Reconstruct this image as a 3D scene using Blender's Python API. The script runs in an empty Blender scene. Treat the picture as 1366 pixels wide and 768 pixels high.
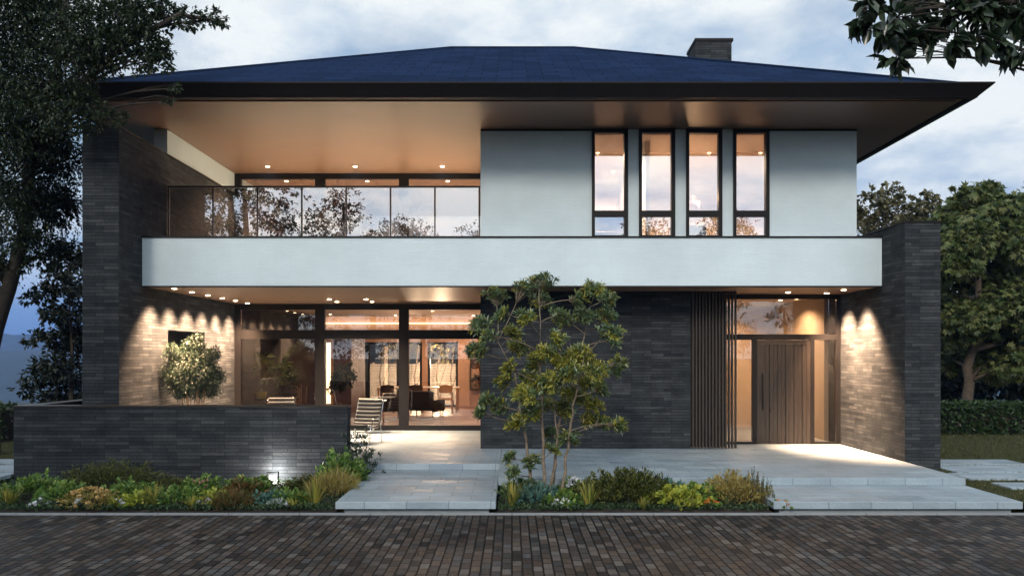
import bpy, math, random
import numpy as np
from mathutils import Vector
random.seed(7)
rng = np.random.default_rng(11)
scene = bpy.context.scene
COL = scene.collection
R = math.radians
H = 2.25           # eye height
F = 1080.0         # focal length in photo pixels

def at(px, py, Y):
    return Vector(((px - 683) * Y / F, Y, H + (474 - py) * Y / F))
def ax(px, Y): return (px - 683) * Y / F
def az(py, Y): return H + (474 - py) * Y / F

# ------------------------------------------------------------------ materials
MATS = {}
LS = 6.0      # lamp power scale
class NT:
    def __init__(s, name):
        s.m = bpy.data.materials.new(name); s.m.use_nodes = True
        s.t = s.m.node_tree; s.t.nodes.clear()
        s.out = s.n('ShaderNodeOutputMaterial'); MATS[name] = s.m
    def n(s, typ, ins=None, **kw):
        nd = s.t.nodes.new(typ)
        for k, v in kw.items(): setattr(nd, k, v)
        for k, v in (ins or {}).items():
            if isinstance(v, bpy.types.NodeSocket): s.t.links.new(v, nd.inputs[k])
            else: nd.inputs[k].default_value = v
        return nd
    def surf(s, sock): s.t.links.new(sock, s.out.inputs['Surface'])
def c4(c): return (c[0], c[1], c[2], 1)
def ramp(nt, fac, stops):
    r = nt.n('ShaderNodeValToRGB', {'Fac': fac}); e = r.color_ramp.elements
    while len(e) < len(stops): e.new(.5)
    for el, (p, c) in zip(e, stops): el.position = p; el.color = c4(c)
    return r.outputs['Color']
def mixc(nt, f, a, b, mode='MIX'):
    m = nt.n('ShaderNodeMix', data_type='RGBA', blend_type=mode)
    for i, v in ((0, f), (6, a), (7, b)):
        if isinstance(v, bpy.types.NodeSocket): nt.t.links.new(v, m.inputs[i])
        elif i == 0: m.inputs[0].default_value = v
        else: m.inputs[i].default_value = c4(v)
    return m.outputs[2]

def plain(name, col, rough=.5, metal=0, var=.15, scale=6, bump=0, spec=.5):
    nt = NT(name)
    tc = nt.n('ShaderNodeTexCoord')
    nz = nt.n('ShaderNodeTexNoise', {'Vector': tc.outputs['Object'], 'Scale': scale, 'Detail': 5, 'Roughness': .65})
    a = tuple(x * (1 - var) for x in col); b = tuple(min(1, x * (1 + var)) for x in col)
    col_ = ramp(nt, nz.outputs['Fac'], [(.3, a), (.7, b)])
    p = nt.n('ShaderNodeBsdfPrincipled', {'Base Color': col_, 'Roughness': rough, 'Metallic': metal, 'Specular IOR Level': spec})
    if bump:
        nz2 = nt.n('ShaderNodeTexNoise', {'Vector': tc.outputs['Object'], 'Scale': scale * 12, 'Detail': 3})
        bp = nt.n('ShaderNodeBump', {'Height': nz2.outputs['Fac'], 'Strength': bump, 'Distance': .01})
        nt.t.links.new(bp.outputs['Normal'], p.inputs['Normal'])
    nt.surf(p.outputs[0]); return nt.m

def bricks(name, cols, mortar, bw, bh, mort=.004, rough=.7, bumpd=.012, off=.5, rot=0, nvar=.35, spec=.4, freq=2, nscale=(3., 25.), wob=0):
    nt = NT(name)
    uv = nt.n('ShaderNodeTexCoord').outputs['UV']
    mp = nt.n('ShaderNodeMapping', {'Vector': uv, 'Rotation': (0, 0, rot)})
    vec = mp.outputs[0]
    if wob:
        wn = nt.n('ShaderNodeTexNoise', {'Vector': vec, 'Scale': 2.2, 'Detail': 2})
        sub = nt.n('ShaderNodeVectorMath', {0: wn.outputs['Color'], 1: (.5, .5, .5)}, operation='SUBTRACT')
        sc = nt.n('ShaderNodeVectorMath', {0: sub.outputs[0], 'Scale': wob}, operation='SCALE')
        vec = nt.n('ShaderNodeVectorMath', {0: vec, 1: sc.outputs[0]}, operation='ADD').outputs[0]
    br = nt.n('ShaderNodeTexBrick', {'Vector': vec, 'Color1': (0, 0, 0, 1), 'Color2': (1, 1, 1, 1), 'Mortar': (.5, .5, .5, 1),
              'Scale': 1, 'Mortar Size': mort, 'Mortar Smooth': .15, 'Brick Width': bw, 'Row Height': bh}, offset=off, offset_frequency=freq)
    val = br.outputs['Color']; mask = br.outputs['Fac']
    n = len(cols)
    bc = ramp(nt, val, [(i / (n - 1) if n > 1 else 0, c) for i, c in enumerate(cols)])
    nz = nt.n('ShaderNodeTexNoise', {'Vector': uv, 'Scale': nscale[0], 'Detail': 6, 'Roughness': .6})
    nz2 = nt.n('ShaderNodeTexNoise', {'Vector': uv, 'Scale': nscale[1], 'Detail': 5, 'Roughness': .7})
    s1 = ramp(nt, nz.outputs['Fac'], [(.25, (1 - nvar,) * 3), (.75, (1 + nvar * .6,) * 3)])
    s2 = ramp(nt, nz2.outputs['Fac'], [(.25, (1 - nvar * .7,) * 3), (.75, (1 + nvar * .5,) * 3)])
    bc = mixc(nt, 1, bc, s1, 'MULTIPLY'); bc = mixc(nt, 1, bc, s2, 'MULTIPLY')
    bc = mixc(nt, mask, bc, mortar)
    inv = nt.n('ShaderNodeMath', {0: 1.0, 1: mask}, operation='SUBTRACT')
    h1 = nt.n('ShaderNodeMath', {0: val, 1: .45}, operation='MULTIPLY')
    h2 = nt.n('ShaderNodeMath', {0: h1.outputs[0], 1: .6}, operation='ADD')
    h3 = nt.n('ShaderNodeMath', {0: h2.outputs[0], 1: inv.outputs[0]}, operation='MULTIPLY')
    h4 = nt.n('ShaderNodeMath', {0: nz2.outputs['Fac'], 1: .5, 2: h3.outputs[0]}, operation='MULTIPLY_ADD')
    bp = nt.n('ShaderNodeBump', {'Height': h4.outputs[0], 'Strength': .8, 'Distance': bumpd})
    rr = nt.n('ShaderNodeMath', {0: val, 1: .2, 2: rough - .1}, operation='MULTIPLY_ADD')
    p = nt.n('ShaderNodeBsdfPrincipled', {'Base Color': bc, 'Roughness': rr.outputs[0], 'Normal': bp.outputs[0], 'Specular IOR Level': spec})
    nt.surf(p.outputs[0]); return nt.m

def leafmat(name, cols, trans=.3, rough=.45, spec=.4):
    nt = NT(name)
    g = nt.n('ShaderNodeNewGeometry')
    c = ramp(nt, g.outputs['Random Per Island'], [(i / max(1, len(cols) - 1), x) for i, x in enumerate(cols)])
    p = nt.n('ShaderNodeBsdfPrincipled', {'Base Color': c, 'Roughness': rough, 'Specular IOR Level': spec})
    t = nt.n('ShaderNodeBsdfTranslucent', {'Color': c})
    m = nt.n('ShaderNodeMixShader', {0: trans, 1: p.outputs[0], 2: t.outputs[0]})
    nt.surf(m.outputs[0]); return nt.m

def glassmat(name, tint=(.9, .9, .9), refl=.1):
    nt = NT(name)
    t = nt.n('ShaderNodeBsdfTransparent', {'Color': c4(tint)})
    g = nt.n('ShaderNodeBsdfGlossy', {'Color': (1, 1, 1, 1), 'Roughness': 0.0})
    lw = nt.n('ShaderNodeFresnel', {'IOR': 1.5})
    a = nt.n('ShaderNodeMath', {0: lw.outputs[0], 1: 1.0, 2: refl - .04}, operation='MULTIPLY_ADD')
    a.use_clamp = True
    m = nt.n('ShaderNodeMixShader', {0: a.outputs[0], 1: t.outputs[0], 2: g.outputs[0]})
    nt.surf(m.outputs[0]); return nt.m

def emit(name, col, st):
    nt = NT(name); e = nt.n('ShaderNodeEmission', {'Color': c4(col), 'Strength': st}); nt.surf(e.outputs[0]); return nt.m

def woodmat(name, c1, c2, scale=8, axis='Z', rough=.5):
    nt = NT(name)
    tc = nt.n('ShaderNodeTexCoord').outputs['Object']
    s = {'X': (1, 14, 14), 'Y': (14, 1, 14), 'Z': (14, 14, 1)}[axis]
    mp = nt.n('ShaderNodeMapping', {'Vector': tc, 'Scale': s})
    nz = nt.n('ShaderNodeTexNoise', {'Vector': mp.outputs[0], 'Scale': scale / 6, 'Detail': 6, 'Roughness': .65, 'Distortion': .6})
    c = ramp(nt, nz.outputs['Fac'], [(.3, c1), (.68, c2)])
    bp = nt.n('ShaderNodeBump', {'Height': nz.outputs['Fac'], 'Strength': .3, 'Distance': .01})
    p = nt.n('ShaderNodeBsdfPrincipled', {'Base Color': c, 'Roughness': rough, 'Normal': bp.outputs[0]})
    nt.surf(p.outputs[0]); return nt.m

bricks('clinker', [(.022, .0255, .030), (.043, .048, .053), (.030, .0345, .0385), (.064, .069, .073), (.034, .038, .0425)], (.014, .0155, .0175), .42, .062,
       mort=.0035, rough=.85, bumpd=.018, off=.37, freq=3, spec=.12, nvar=.42)
bricks('pavers', [(.038, .029, .024), (.085, .064, .050), (.048, .046, .046), (.021, .018, .017), (.135, .118, .105), (.060, .042, .033), (.088, .086, .086)], (.006, .0055, .005),
       .225, .11, mort=.010, rough=.62, bumpd=.022, rot=R(90), nvar=.5, wob=.012, spec=.14, nscale=(.8, 25.))
bricks('stone_tiles', [(.27, .335, .385), (.33, .395, .44), (.30, .37, .42), (.37, .43, .47)], (.13, .165, .19), .6, .3, mort=.005, rough=.5, bumpd=.004, nvar=.26, nscale=(1.3, 30.))
bricks('white_siding', [(.655, .765, .81), (.68, .785, .828), (.667, .775, .82)], (.60, .71, .755), .3, .036, mort=.002, rough=.75, bumpd=.008, nvar=.12, nscale=(.8, 45.))
bricks('inner_brick', [(.36, .27, .20), (.45, .35, .27), (.30, .23, .18)], (.2, .16, .13), .4, .062, mort=.004, rough=.75)
bricks('parquet', [(.16, .075, .04), (.21, .10, .055), (.18, .085, .045)], (.06, .03, .02), .9, .12, mort=.002, rough=.35, bumpd=.002, nvar=.2)
def hazemat():
    nt = NT('haze')
    v = nt.n('ShaderNodeVolumePrincipled', {'Color': (.22, .42, .95, 1), 'Density': .00032, 'Anisotropy': 0})
    nt.t.links.new(v.outputs[0], nt.out.inputs['Volume'])
hazemat()
def roofmat():
    nt = NT('roof_tiles')
    uv = nt.n('ShaderNodeTexCoord').outputs['UV']
    br = nt.n('ShaderNodeTexBrick', {'Vector': uv, 'Color1': (.0055, .0135, .039, 1), 'Color2': (.010, .023, .065, 1), 'Mortar': (.002, .005, .014, 1), 'Scale': 1, 'Mortar Size': .012, 'Mortar Smooth': .2, 'Brick Width': .62, 'Row Height': .36}, offset=.5)
    nz = nt.n('ShaderNodeTexNoise', {'Vector': uv, 'Scale': 1.3, 'Detail': 8, 'Roughness': .7})
    c = mixc(nt, 1, br.outputs['Color'], ramp(nt, nz.outputs['Fac'], [(.3, (.75, .78, .82)), (.7, (1.15, 1.1, 1.05))]), 'MULTIPLY')
    bp = nt.n('ShaderNodeBump', {'Height': br.outputs['Fac'], 'Strength': .6, 'Distance': -.02})
    d = nt.n('ShaderNodeBsdfDiffuse', {'Color': c, 'Roughness': .6, 'Normal': bp.outputs[0]})
    g = nt.n('ShaderNodeBsdfGlossy', {'Color': (.5, .65, 1, 1), 'Roughness': .45, 'Normal': bp.outputs[0]})
    nt.surf(nt.n('ShaderNodeMixShader', {0: .025, 1: d.outputs[0], 2: g.outputs[0]}).outputs[0])
roofmat()
plain('black_metal', (.009, .008, .008), .5, .0, .2, 3, spec=.22)
plain('dark_metal', (.022, .019, .018), .4, .3, .2, 3)
plain('fascia', (.010, .008, .0075), .6, 0, .25, 20, .15, .2)
plain('soffit', (.17, .098, .062), .42, 0, .07, 1.2, .02)
plain('plaster_warm', (.68, .60, .52), .8, 0, .05, 2)
plain('plaster_pink', (.60, .43, .33), .8, 0, .05, 2)
plain('plaster_plum', (.075, .05, .065), .7, 0, .1, 2)
plain('ceiling_paint', (.68, .60, .53), .8, 0, .04, 1.5)
plain('chrome', (.75, .75, .76), .15, 1, .03, 3)
plain('black_leather', (.005, .0045, .0045), .7, 0, .2, 20, .05)
plain('highlight_cream', (.62, .56, .48), .45, 0, .06, 20)  # pale tone of the highlights painted between the chair's black rolls
plain('white_lacquer', (.74, .72, .69), .35, 0, .03, 3)
plain('dark_fabric', (.008, .006, .005), .9, 0, .3, 40, .1)
plain('blue_fabric', (.045, .04, .16), .85, 0, .2, 20)
plain('terracotta', (.42, .20, .10), .8, 0, .15, 8)
plain('lime_glaze', (.42, .46, .05), .4, 0, .15, 8)
plain('soil', (.035, .026, .02), .95, 0, .5, 9, .6)
plain('concrete', (.30, .34, .36), .75, 0, .12, 4, .1)
plain('curb', (.25, .27, .285), .7, 0, .12, 5, .08)
plain('bark', (.09, .068, .05), .9, 0, .45, 14, .6)
plain('bark_pale', (.20, .155, .11), .85, 0, .5, 16, .4)
plain('bark_dark', (.035, .028, .022), .95, 0, .4, 12, .6)
plain('hill', (.018, .032, .030), 1, 0, .35, .02)
plain('canvas_blue', (.12, .22, .40), .8, 0, .6, 9)
plain('canvas_dark', (.03, .035, .08), .8, 0, .4, 5)
plain('lamp_shade', (.75, .55, .5), .8, 0, .03, 4)
woodmat('door_wood', (.007, .005, .004), (.034, .022, .015), 9, 'Z', .5)
woodmat('slat_wood', (.018, .013, .010), (.05, .035, .025), 9, 'Z', .55)
woodmat('light_wood', (.34, .20, .10), (.5, .31, .17), 8, 'Z', .5)
woodmat('dark_wood', (.018, .010, .007), (.05, .026, .016), 8, 'X', .45)
woodmat('fence_wood', (.42, .38, .33), (.62, .57, .5), 6, 'X', .7)
glassmat('glass_ground', (.82, .76, .70), .10)
glassmat('glass_upper', (.66, .60, .55), .46)
glassmat('glass_balcony', (.55, .50, .46), .50)
glassmat('glass_rail', (.68, .64, .62), .38)
emit('lens_glow', (1, .72, .42), 28)
emit('strip_glow', (1, .72, .45), 5)
emit('spot_glow', (1, .97, .9), 9)
emit('lawn_lamp', (1, .95, .85), 2)
def grassmat():
    nt = NT('lawn_soil')
    tc = nt.n('ShaderNodeTexCoord').outputs['Object']
    nz = nt.n('ShaderNodeTexNoise', {'Vector': tc, 'Scale': 3, 'Detail': 8, 'Roughness': .75})
    c = ramp(nt, nz.outputs['Fac'], [(.3, (.03, .032, .012)), (.7, (.075, .075, .03))])
    bp = nt.n('ShaderNodeBump', {'Height': nz.outputs['Fac'], 'Strength': 1, 'Distance': .05})
    p = nt.n('ShaderNodeBsdfPrincipled', {'Base Color': c, 'Roughness': 1, 'Normal': bp.outputs[0], 'Specular IOR Level': .1})
    nt.surf(p.outputs[0])
grassmat()
leafmat('grass_blade', [(.035, .05, .014), (.075, .085, .03), (.11, .10, .04)], .3)
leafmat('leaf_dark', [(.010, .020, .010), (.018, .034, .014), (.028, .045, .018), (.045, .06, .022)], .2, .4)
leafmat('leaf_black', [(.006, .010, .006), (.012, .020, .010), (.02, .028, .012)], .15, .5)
leafmat('leaf_tree', [(.03, .065, .035), (.08, .14, .06), (.17, .23, .10), (.22, .25, .08), (.10, .17, .07), (.05, .09, .05)], .22, .3, .9)
leafmat('leaf_treeglow', [(.12, .15, .03), (.30, .30, .05), (.42, .37, .06), (.19, .23, .05)], .28, .32, .7)
leafmat('leaf_maple', [(.03, .055, .018), (.075, .11, .032), (.13, .16, .05), (.19, .20, .075)], .3, .5)
leafmat('leaf_olive', [(.05, .052, .025), (.11, .105, .05), (.18, .16, .085), (.07, .07, .03)], .25, .45)
leafmat('leaf_glossy', [(.008, .018, .009), (.014, .028, .014), (.03, .05, .025), (.05, .07, .04)], .12, .28, .6)
leafmat('leaf_hedge', [(.015, .035, .014), (.035, .07, .025), (.06, .10, .035)], .25, .4)
leafmat('leaf_bamboo', [(.012, .035, .022), (.03, .055, .034), (.08, .10, .06)], .15, .4)
leafmat('leaf_green', [(.05, .13, .03), (.13, .24, .05), (.24, .32, .07), (.09, .18, .045)], .3, .42)
leafmat('leaf_lime', [(.22, .30, .04), (.38, .43, .06), (.5, .48, .08), (.16, .25, .04)], .3, .45)
leafmat('leaf_blue', [(.05, .12, .10), (.09, .19, .16), (.14, .25, .2)], .25, .5)
leafmat('leaf_gold', [(.30, .22, .05), (.42, .32, .09), (.20, .18, .04), (.5, .42, .2)], .3, .5)
leafmat('leaf_yew', [(.025, .042, .012), (.07, .085, .02), (.15, .15, .03)], .25, .5)
leafmat('leaf_bronze', [(.14, .075, .03), (.22, .12, .04), (.07, .08, .02), (.10, .12, .03)], .3, .5)
leafmat('leaf_silver', [(.22, .27, .24), (.32, .37, .33), (.16, .22, .18)], .2, .6)
leafmat('blade_yellow', [(.38, .32, .06), (.26, .27, .06), (.14, .17, .04), (.5, .40, .10)], .3, .4)
leafmat('petal_white', [(.78, .78, .8), (.68, .72, .78), (.82, .8, .76)], .2, .6)
leafmat('petal_pink', [(.62, .33, .26), (.7, .45, .36), (.55, .4, .26)], .25, .6)
leafmat('petal_peach', [(.62, .38, .14), (.7, .5, .24), (.55, .4, .1)], .25, .6)
leafmat('petal_orange', [(.65, .22, .04), (.7, .32, .07), (.5, .14, .03)], .25, .6)

# ------------------------------------------------------------------ builders
LOC = {}
def link(o):
    COL.objects.link(o); return o
def tag(o, label=None, cat=None, group=None, kind=None):
    if label: o['label'] = label
    if cat: o['category'] = cat
    if group: o['group'] = group
    if kind: o['kind'] = kind
    return o
def thing(name, label, cat, loc, group=None):
    o = link(bpy.data.objects.new(name, None)); o.location = loc; o.empty_display_size = .2
    LOC[o.name] = Vector(loc); return tag(o, label, cat, group)
def mesh_obj(name, verts, faces, mat, parent=None, uvs=None, loc=None, smooth=False):
    """verts in world space; origin goes to the parent thing's base or to loc"""
    base = LOC[parent.name] if parent else Vector(loc or (0, 0, 0))
    me = bpy.data.meshes.new(name)
    v = np.asarray(verts, dtype=np.float64) - np.array(base)
    me.from_pydata(v.tolist(), [], faces)
    me.materials.append(MATS[mat])
    if uvs is not None:
        ul = me.uv_layers.new(name='UVMap'); ul.data.foreach_set('uv', np.asarray(uvs, dtype=np.float32).ravel())
    if smooth: me.polygons.foreach_set('use_smooth', [True] * len(me.polygons))
    me.update()
    o = link(bpy.data.objects.new(name, me)); LOC[o.name] = base.copy()
    if parent: o.parent = parent
    else: o.location = base
    return o

class MB:
    def __init__(s): s.v = []; s.f = []; s.uv = []
    def face(s, pts, uv=None):
        i = len(s.v); pts = [Vector(p) for p in pts]; s.v += [tuple(p) for p in pts]; s.f.append(tuple(range(i, i + len(pts))))
        if uv is None:
            n = Vector((0, 0, 0))
            for k in range(1, len(pts) - 1): n += (pts[k] - pts[0]).cross(pts[k + 1] - pts[0])
            a = [abs(x) for x in n]
            if a[2] >= a[0] and a[2] >= a[1]: uv = [(p.x, p.y) for p in pts]
            elif a[0] > a[1]: uv = [(p.y, p.z) for p in pts]
            else: uv = [(p.x, p.z) for p in pts]
        s.uv += uv; return s
    def box(s, x0, x1, y0, y1, z0, z1, skip=''):
        p = [(x0, y0, z0), (x1, y0, z0), (x1, y1, z0), (x0, y1, z0), (x0, y0, z1), (x1, y0, z1), (x1, y1, z1), (x0, y1, z1)]
        for k, q in (('b', (3, 2, 1, 0)), ('t', (4, 5, 6, 7)), ('f', (0, 1, 5, 4)), ('k', (2, 3, 7, 6)), ('l', (3, 0, 4, 7)), ('r', (1, 2, 6, 5))):
            if k not in skip: s.face([p[i] for i in q])
        return s
    def bbox(s, x0, x1, y0, y1, z0, z1, b=.006):
        """box with chamfered vertical edges and top/bottom rims"""
        b = min(b, (x1 - x0) * .3, (y1 - y0) * .3, (z1 - z0) * .3)
        def ring(d, z): return [(x0 + d, y0 + d + b, z) if 0 else (x0 + d + b, y0 + d, z), (x1 - d - b, y0 + d, z), (x1 - d, y0 + d + b, z), (x1 - d, y1 - d - b, z),
                                (x1 - d - b, y1 - d, z), (x0 + d + b, y1 - d, z), (x0 + d, y1 - d - b, z), (x0 + d, y0 + d + b, z)]
        rs = [ring(b, z0), ring(0, z0 + b), ring(0, z1 - b), ring(b, z1)]
        s.face(rs[0][::-1]); s.face(rs[3])
        for a, c in zip(rs, rs[1:]):
            for k in range(8): s.face([a[k], a[(k + 1) % 8], c[(k + 1) % 8], c[k]])
        return s
    def tube(s, pts, rad, n=6, cap=True):
        pts = [Vector(p) for p in pts]
        if not hasattr(rad, '__len__'): rad = [rad] * len(pts)
        rings = []; u = None
        for i, p in enumerate(pts):
            d = (pts[min(i + 1, len(pts) - 1)] - pts[max(i - 1, 0)]).normalized()
            if u is None: u = d.orthogonal().normalized()
            else:
                u = (u - d * u.dot(d))
                u = u.normalized() if u.length > 1e-6 else d.orthogonal().normalized()
            w = d.cross(u); i0 = len(s.v)
            s.v += [tuple(p + (u * math.cos(2 * math.pi * k / n) + w * math.sin(2 * math.pi * k / n)) * rad[i]) for k in range(n)]
            rings.append(i0)
        for a, b in zip(rings, rings[1:]):
            for k in range(n):
                s.f.append((a + k, a + (k + 1) % n, b + (k + 1) % n, b + k)); s.uv += [(0, 0), (1, 0), (1, 1), (0, 1)]
        if cap:
            s.f.append(tuple(rings[0] + k for k in reversed(range(n)))); s.uv += [(0, 0)] * n
            s.f.append(tuple(rings[-1] + k for k in range(n))); s.uv += [(0, 0)] * n
        return s
    def lathe(s, c, prof, n=20):
        """prof: list of (r, z) about the vertical axis through c"""
        rings = []
        for r, z in prof:
            i0 = len(s.v); s.v += [(c[0] + r * math.cos(2 * math.pi * k / n), c[1] + r * math.sin(2 * math.pi * k / n), c[2] + z) for k in range(n)]; rings.append(i0)
        for a, b in zip(rings, rings[1:]):
            for k in range(n):
                s.f.append((a + k, a + (k + 1) % n, b + (k + 1) % n, b + k)); s.uv += [(0, 0), (1, 0), (1, 1), (0, 1)]
        s.f.append(tuple(rings[0] + k for k in reversed(range(n)))); s.uv += [(0, 0)] * n
        s.f.append(tuple(rings[-1] + k for k in range(n))); s.uv += [(0, 0)] * n
        return s
    def rot(s, c, a):
        ca, sa = math.cos(a), math.sin(a)
        s.v = [(c[0] + (x - c[0]) * ca - (y - c[1]) * sa, c[1] + (x - c[0]) * sa + (y - c[1]) * ca, z) for x, y, z in s.v]; return s
    def build(s, name, mat, parent=None, loc=None, smooth=False):
        return mesh_obj(name, s.v, s.f, mat, parent, s.uv, loc, smooth)

# ------------------------------------------------------------------ foliage
def unit(a): return a / np.maximum(1e-9, np.linalg.norm(a, axis=-1, keepdims=True))
def rdir(n): return unit(rng.normal(size=(n, 3)))
def leaf_arrays(P, D, L, W, fold=.25, kind='diamond'):
    n = len(P); D = unit(D); L = np.broadcast_to(L, n)[:, None]; W = np.broadcast_to(W, n)[:, None]
    s = unit(np.cross(D, rdir(n) * .8 + np.array([0, 0, 1.])))
    up = np.cross(s, D)
    if kind == 'diamond':
        V = np.stack([P, P + D * L * .45 - s * W * .5 + up * W * fold, P + D * L - up * L * .08, P + D * L * .45 + s * W * .5 + up * W * fold], 1)
        idx = np.array([[0, 1, 2], [0, 2, 3]])
    elif kind == 'oval':
        V = np.stack([P, P + D * L * .28 - s * W * .42 + up * W * fold * .8, P + D * L * .68 - s * W * .42 + up * W * fold * .6, P + D * L - up * L * .12,
                      P + D * L * .68 + s * W * .42 + up * W * fold * .6, P + D * L * .28 + s * W * .42 + up * W * fold * .8, P + D * L * .5 - up * L * .0], 1)
        idx = np.array([[0, 1, 6], [1, 2, 6], [2, 3, 6], [0, 6, 5], [6, 4, 5], [6, 3, 4]])
    elif kind == 'palm':      # five pointed lobes
        vs = [P]
        for a, l in ((-1.25, .62), (-.65, .85), (0, 1.), (.65, .85), (1.25, .62)):
            d = D * math.cos(a) + s * math.sin(a); q = -D * math.sin(a) + s * math.cos(a)
            vs += [P + d * L * l * .42 - q * W * .16, P + d * L * l - up * L * .15 * l, P + d * L * l * .42 + q * W * .16]
        V = np.stack(vs, 1)
        idx = np.array([t for k in range(5) for t in ((0, 1 + 3 * k, 2 + 3 * k), (0, 2 + 3 * k, 3 + 3 * k))])
    elif kind == 'blade':
        V = np.stack([P - s * W * .5, P + s * W * .5, P + D * L * .5 + s * W * .4, P + D * L - up * L * fold, P + D * L * .5 - s * W * .4], 1)
        idx = np.array([[0, 1, 2], [0, 2, 4], [4, 2, 3]])
    k = V.shape[1]
    T = (idx[None] + (np.arange(n) * k)[:, None, None]).reshape(-1, 3)
    return V.reshape(-1, 3), T
def leaves_obj(name, arrs, mat, parent=None, loc=None):
    V = np.concatenate([a[0] for a in arrs]); off = np.cumsum([0] + [len(a[0]) for a in arrs[:-1]])
    T = np.concatenate([a[1] + o for a, o in zip(arrs, off)])
    base = LOC[parent.name] if parent else Vector(loc or (0, 0, 0))
    V = V - np.array(base)
    me = bpy.data.meshes.new(name); me.vertices.add(len(V)); me.vertices.foreach_set('co', V.astype(np.float32).ravel())
    me.loops.add(len(T) * 3); me.loops.foreach_set('vertex_index', T.astype(np.int32).ravel())
    me.polygons.add(len(T)); me.polygons.foreach_set('loop_start', np.arange(0, len(T) * 3, 3, dtype=np.int32))
    me.update(calc_edges=True); me.validate(); me.materials.append(MATS[mat])
    o = link(bpy.data.objects.new(name, me)); LOC[o.name] = base.copy()
    if parent: o.parent = parent
    else: o.location = base
    return o
def blob_leaves(c, r, n, L, W, kind='diamond', shell=.45, sq=(1, 1, .8), droop=.3, clump=.22, lv=.3):
    """n leaves in an uneven ellipsoidal clump: leaves gather on small twigs so that gaps stay open"""
    c = np.array(c); k = max(3, n // 9)
    t = rdir(k) * (shell + (1 - shell) * rng.random((k, 1)) ** .6) * r * np.array(sq) * (.75 + .5 * rng.random((k, 1)))
    j = rng.integers(0, k, n)
    P = c + t[j] + rdir(n) * r * clump * rng.random((n, 1))
    D = unit(t[j]) * .7 + rdir(n) * .8 + np.array([0, 0, -droop])
    return leaf_arrays(P, D, L * (1 - lv + 2 * lv * rng.random(n)), W * (1 - lv + 2 * lv * rng.random(n)), .25, kind)
def curve_pts(a, b, sag=.15, n=5):
    a, b = Vector(a), Vector(b); m = (a + b) / 2 + Vector((random.uniform(-.1, .1), random.uniform(-.1, .1), sag)) * (b - a).length
    return [(a * (1 - t) ** 2 + m * 2 * t * (1 - t) + b * t * t) for t in [i / (n - 1) for i in range(n)]]
def tree(name, label, group, stems, blobs, leaf, bark, L, W, dens, kind='diamond', stem_r=.12, droop=.3, cat='tree', twig=.02, crown2=None, shell=.45, clump=.22, base=None):
    """stems: polylines; blobs: (centre, radius); each clump hangs on a limb that leaves the nearest stem below it"""
    base = base or Vector(stems[0][0]); t = thing(name, label, cat, base, group)
    mb = MB()
    dense = []
    for ks, st in enumerate(stems):
        sr = stem_r * (1 if ks == 0 else .45)
        st = [Vector(p) for p in st]; n = len(st)
        P = []
        for a, b in zip(st, st[1:]):
            for q in range(4): P.append(a.lerp(b, q / 4))
        P.append(st[-1]); m = len(P)
        P = [p + Vector((random.uniform(-1, 1), random.uniform(-1, 1), 0)) * sr * .3 * (0 if i == 0 else 1) for i, p in enumerate(P)]
        rr = [sr * (1.25 if i == 0 else 1 - .75 * i / (m - 1)) for i in range(m)]
        mb.tube(P, rr, 8); dense += list(zip(P, rr))
    arrs, arr2 = [], []
    for b in blobs:
        c, r = Vector(b[0]), b[1]
        cand = [(p, q) for p, q in dense if p.z < c.z - .15 * r] or dense
        p, q = min(cand, key=lambda s: (s[0] - c).length + max(0, (s[0].z - c.z)) )
        pts = curve_pts(p, c, .12); mb.tube(pts, [max(twig * .5, min(q * .6, twig * 2.2) * (1 - .7 * i / 4)) for i in range(5)], 5)
        for _ in range(3):
            e = c + Vector(rdir(1)[0]) * r * .8; mb.tube(curve_pts(pts[3], e, .1, 4), [twig * .5, twig * .4, twig * .3, twig * .2], 4)
        n = int(dens * r * r) + 12
        a = blob_leaves(c, r, n, L, W, kind, shell=shell, droop=droop, clump=clump)
        (arr2 if crown2 and len(b) > 2 and b[2] else arrs).append(a)
    mb.build('trunk', bark, t, smooth=True)
    leaves_obj('crown', arrs, leaf, t)
    if arr2: leaves_obj('crown', arr2, crown2, t)
    return t

# ================================================================== SETTING
def sheet(mb, x0, x1, y0, y1, z): mb.face([(x0, y0, z), (x1, y0, z), (x1, y1, z), (x0, y1, z)]); return mb
tag(sheet(MB(), -900, 900, -500, 34, -.03).build('ground', 'lawn_soil'), kind='structure')
tag(sheet(MB(), -120, 120, -9, 11.424, 0).build('street', 'pavers'), kind='structure')
lw = MB(); sheet(lw, 7.29, 300, 11.47, 34, .14); sheet(lw, -300, -7.97, 14.2, 34, .14); sheet(lw, -7.97, 7.29, 31.6, 34, .14)
tag(lw.build('lawn', 'lawn_soil'), kind='structure')
kb = MB()
for i in range(-26, 26): kb.box(i * 1.0 + .004, i * 1.0 + .996, 11.425, 11.46, -.02, .028)
tag(kb.build('kerb', 'curb'), kind='structure')
def mound(x0, x1, y0, y1, z, amp, nx, ny):
    v = []; f = []
    for j in range(ny + 1):
        for i in range(nx + 1):
            u, w = i / nx, j / ny; e = min(1, 6 * min(w, 1 - w) + .0) * min(1, 8 * min(u, 1 - u))
            v.append((x0 + (x1 - x0) * u, y0 + (y1 - y0) * w, z + amp * e * (.6 + .8 * random.random())))
    for j in range(ny):
        for i in range(nx): a = j * (nx + 1) + i; f.append((a, a + 1, a + nx + 2, a + nx + 1))
    return v, f
for x0, x1, y0, y1, nx in ((-12, -2.52, 11.462, 14.19, 60), (-.21, 3.72, 11.462, 13.1, 30), (-12, -8.75, 14.19, 14.25, 8)):
    if y1 - y0 < .2: continue
    v, f = mound(x0, x1, y0, y1, .02, .05, nx, 14)
    tag(mesh_obj('planting_bed', v, f, 'soil'), kind='structure')
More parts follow.
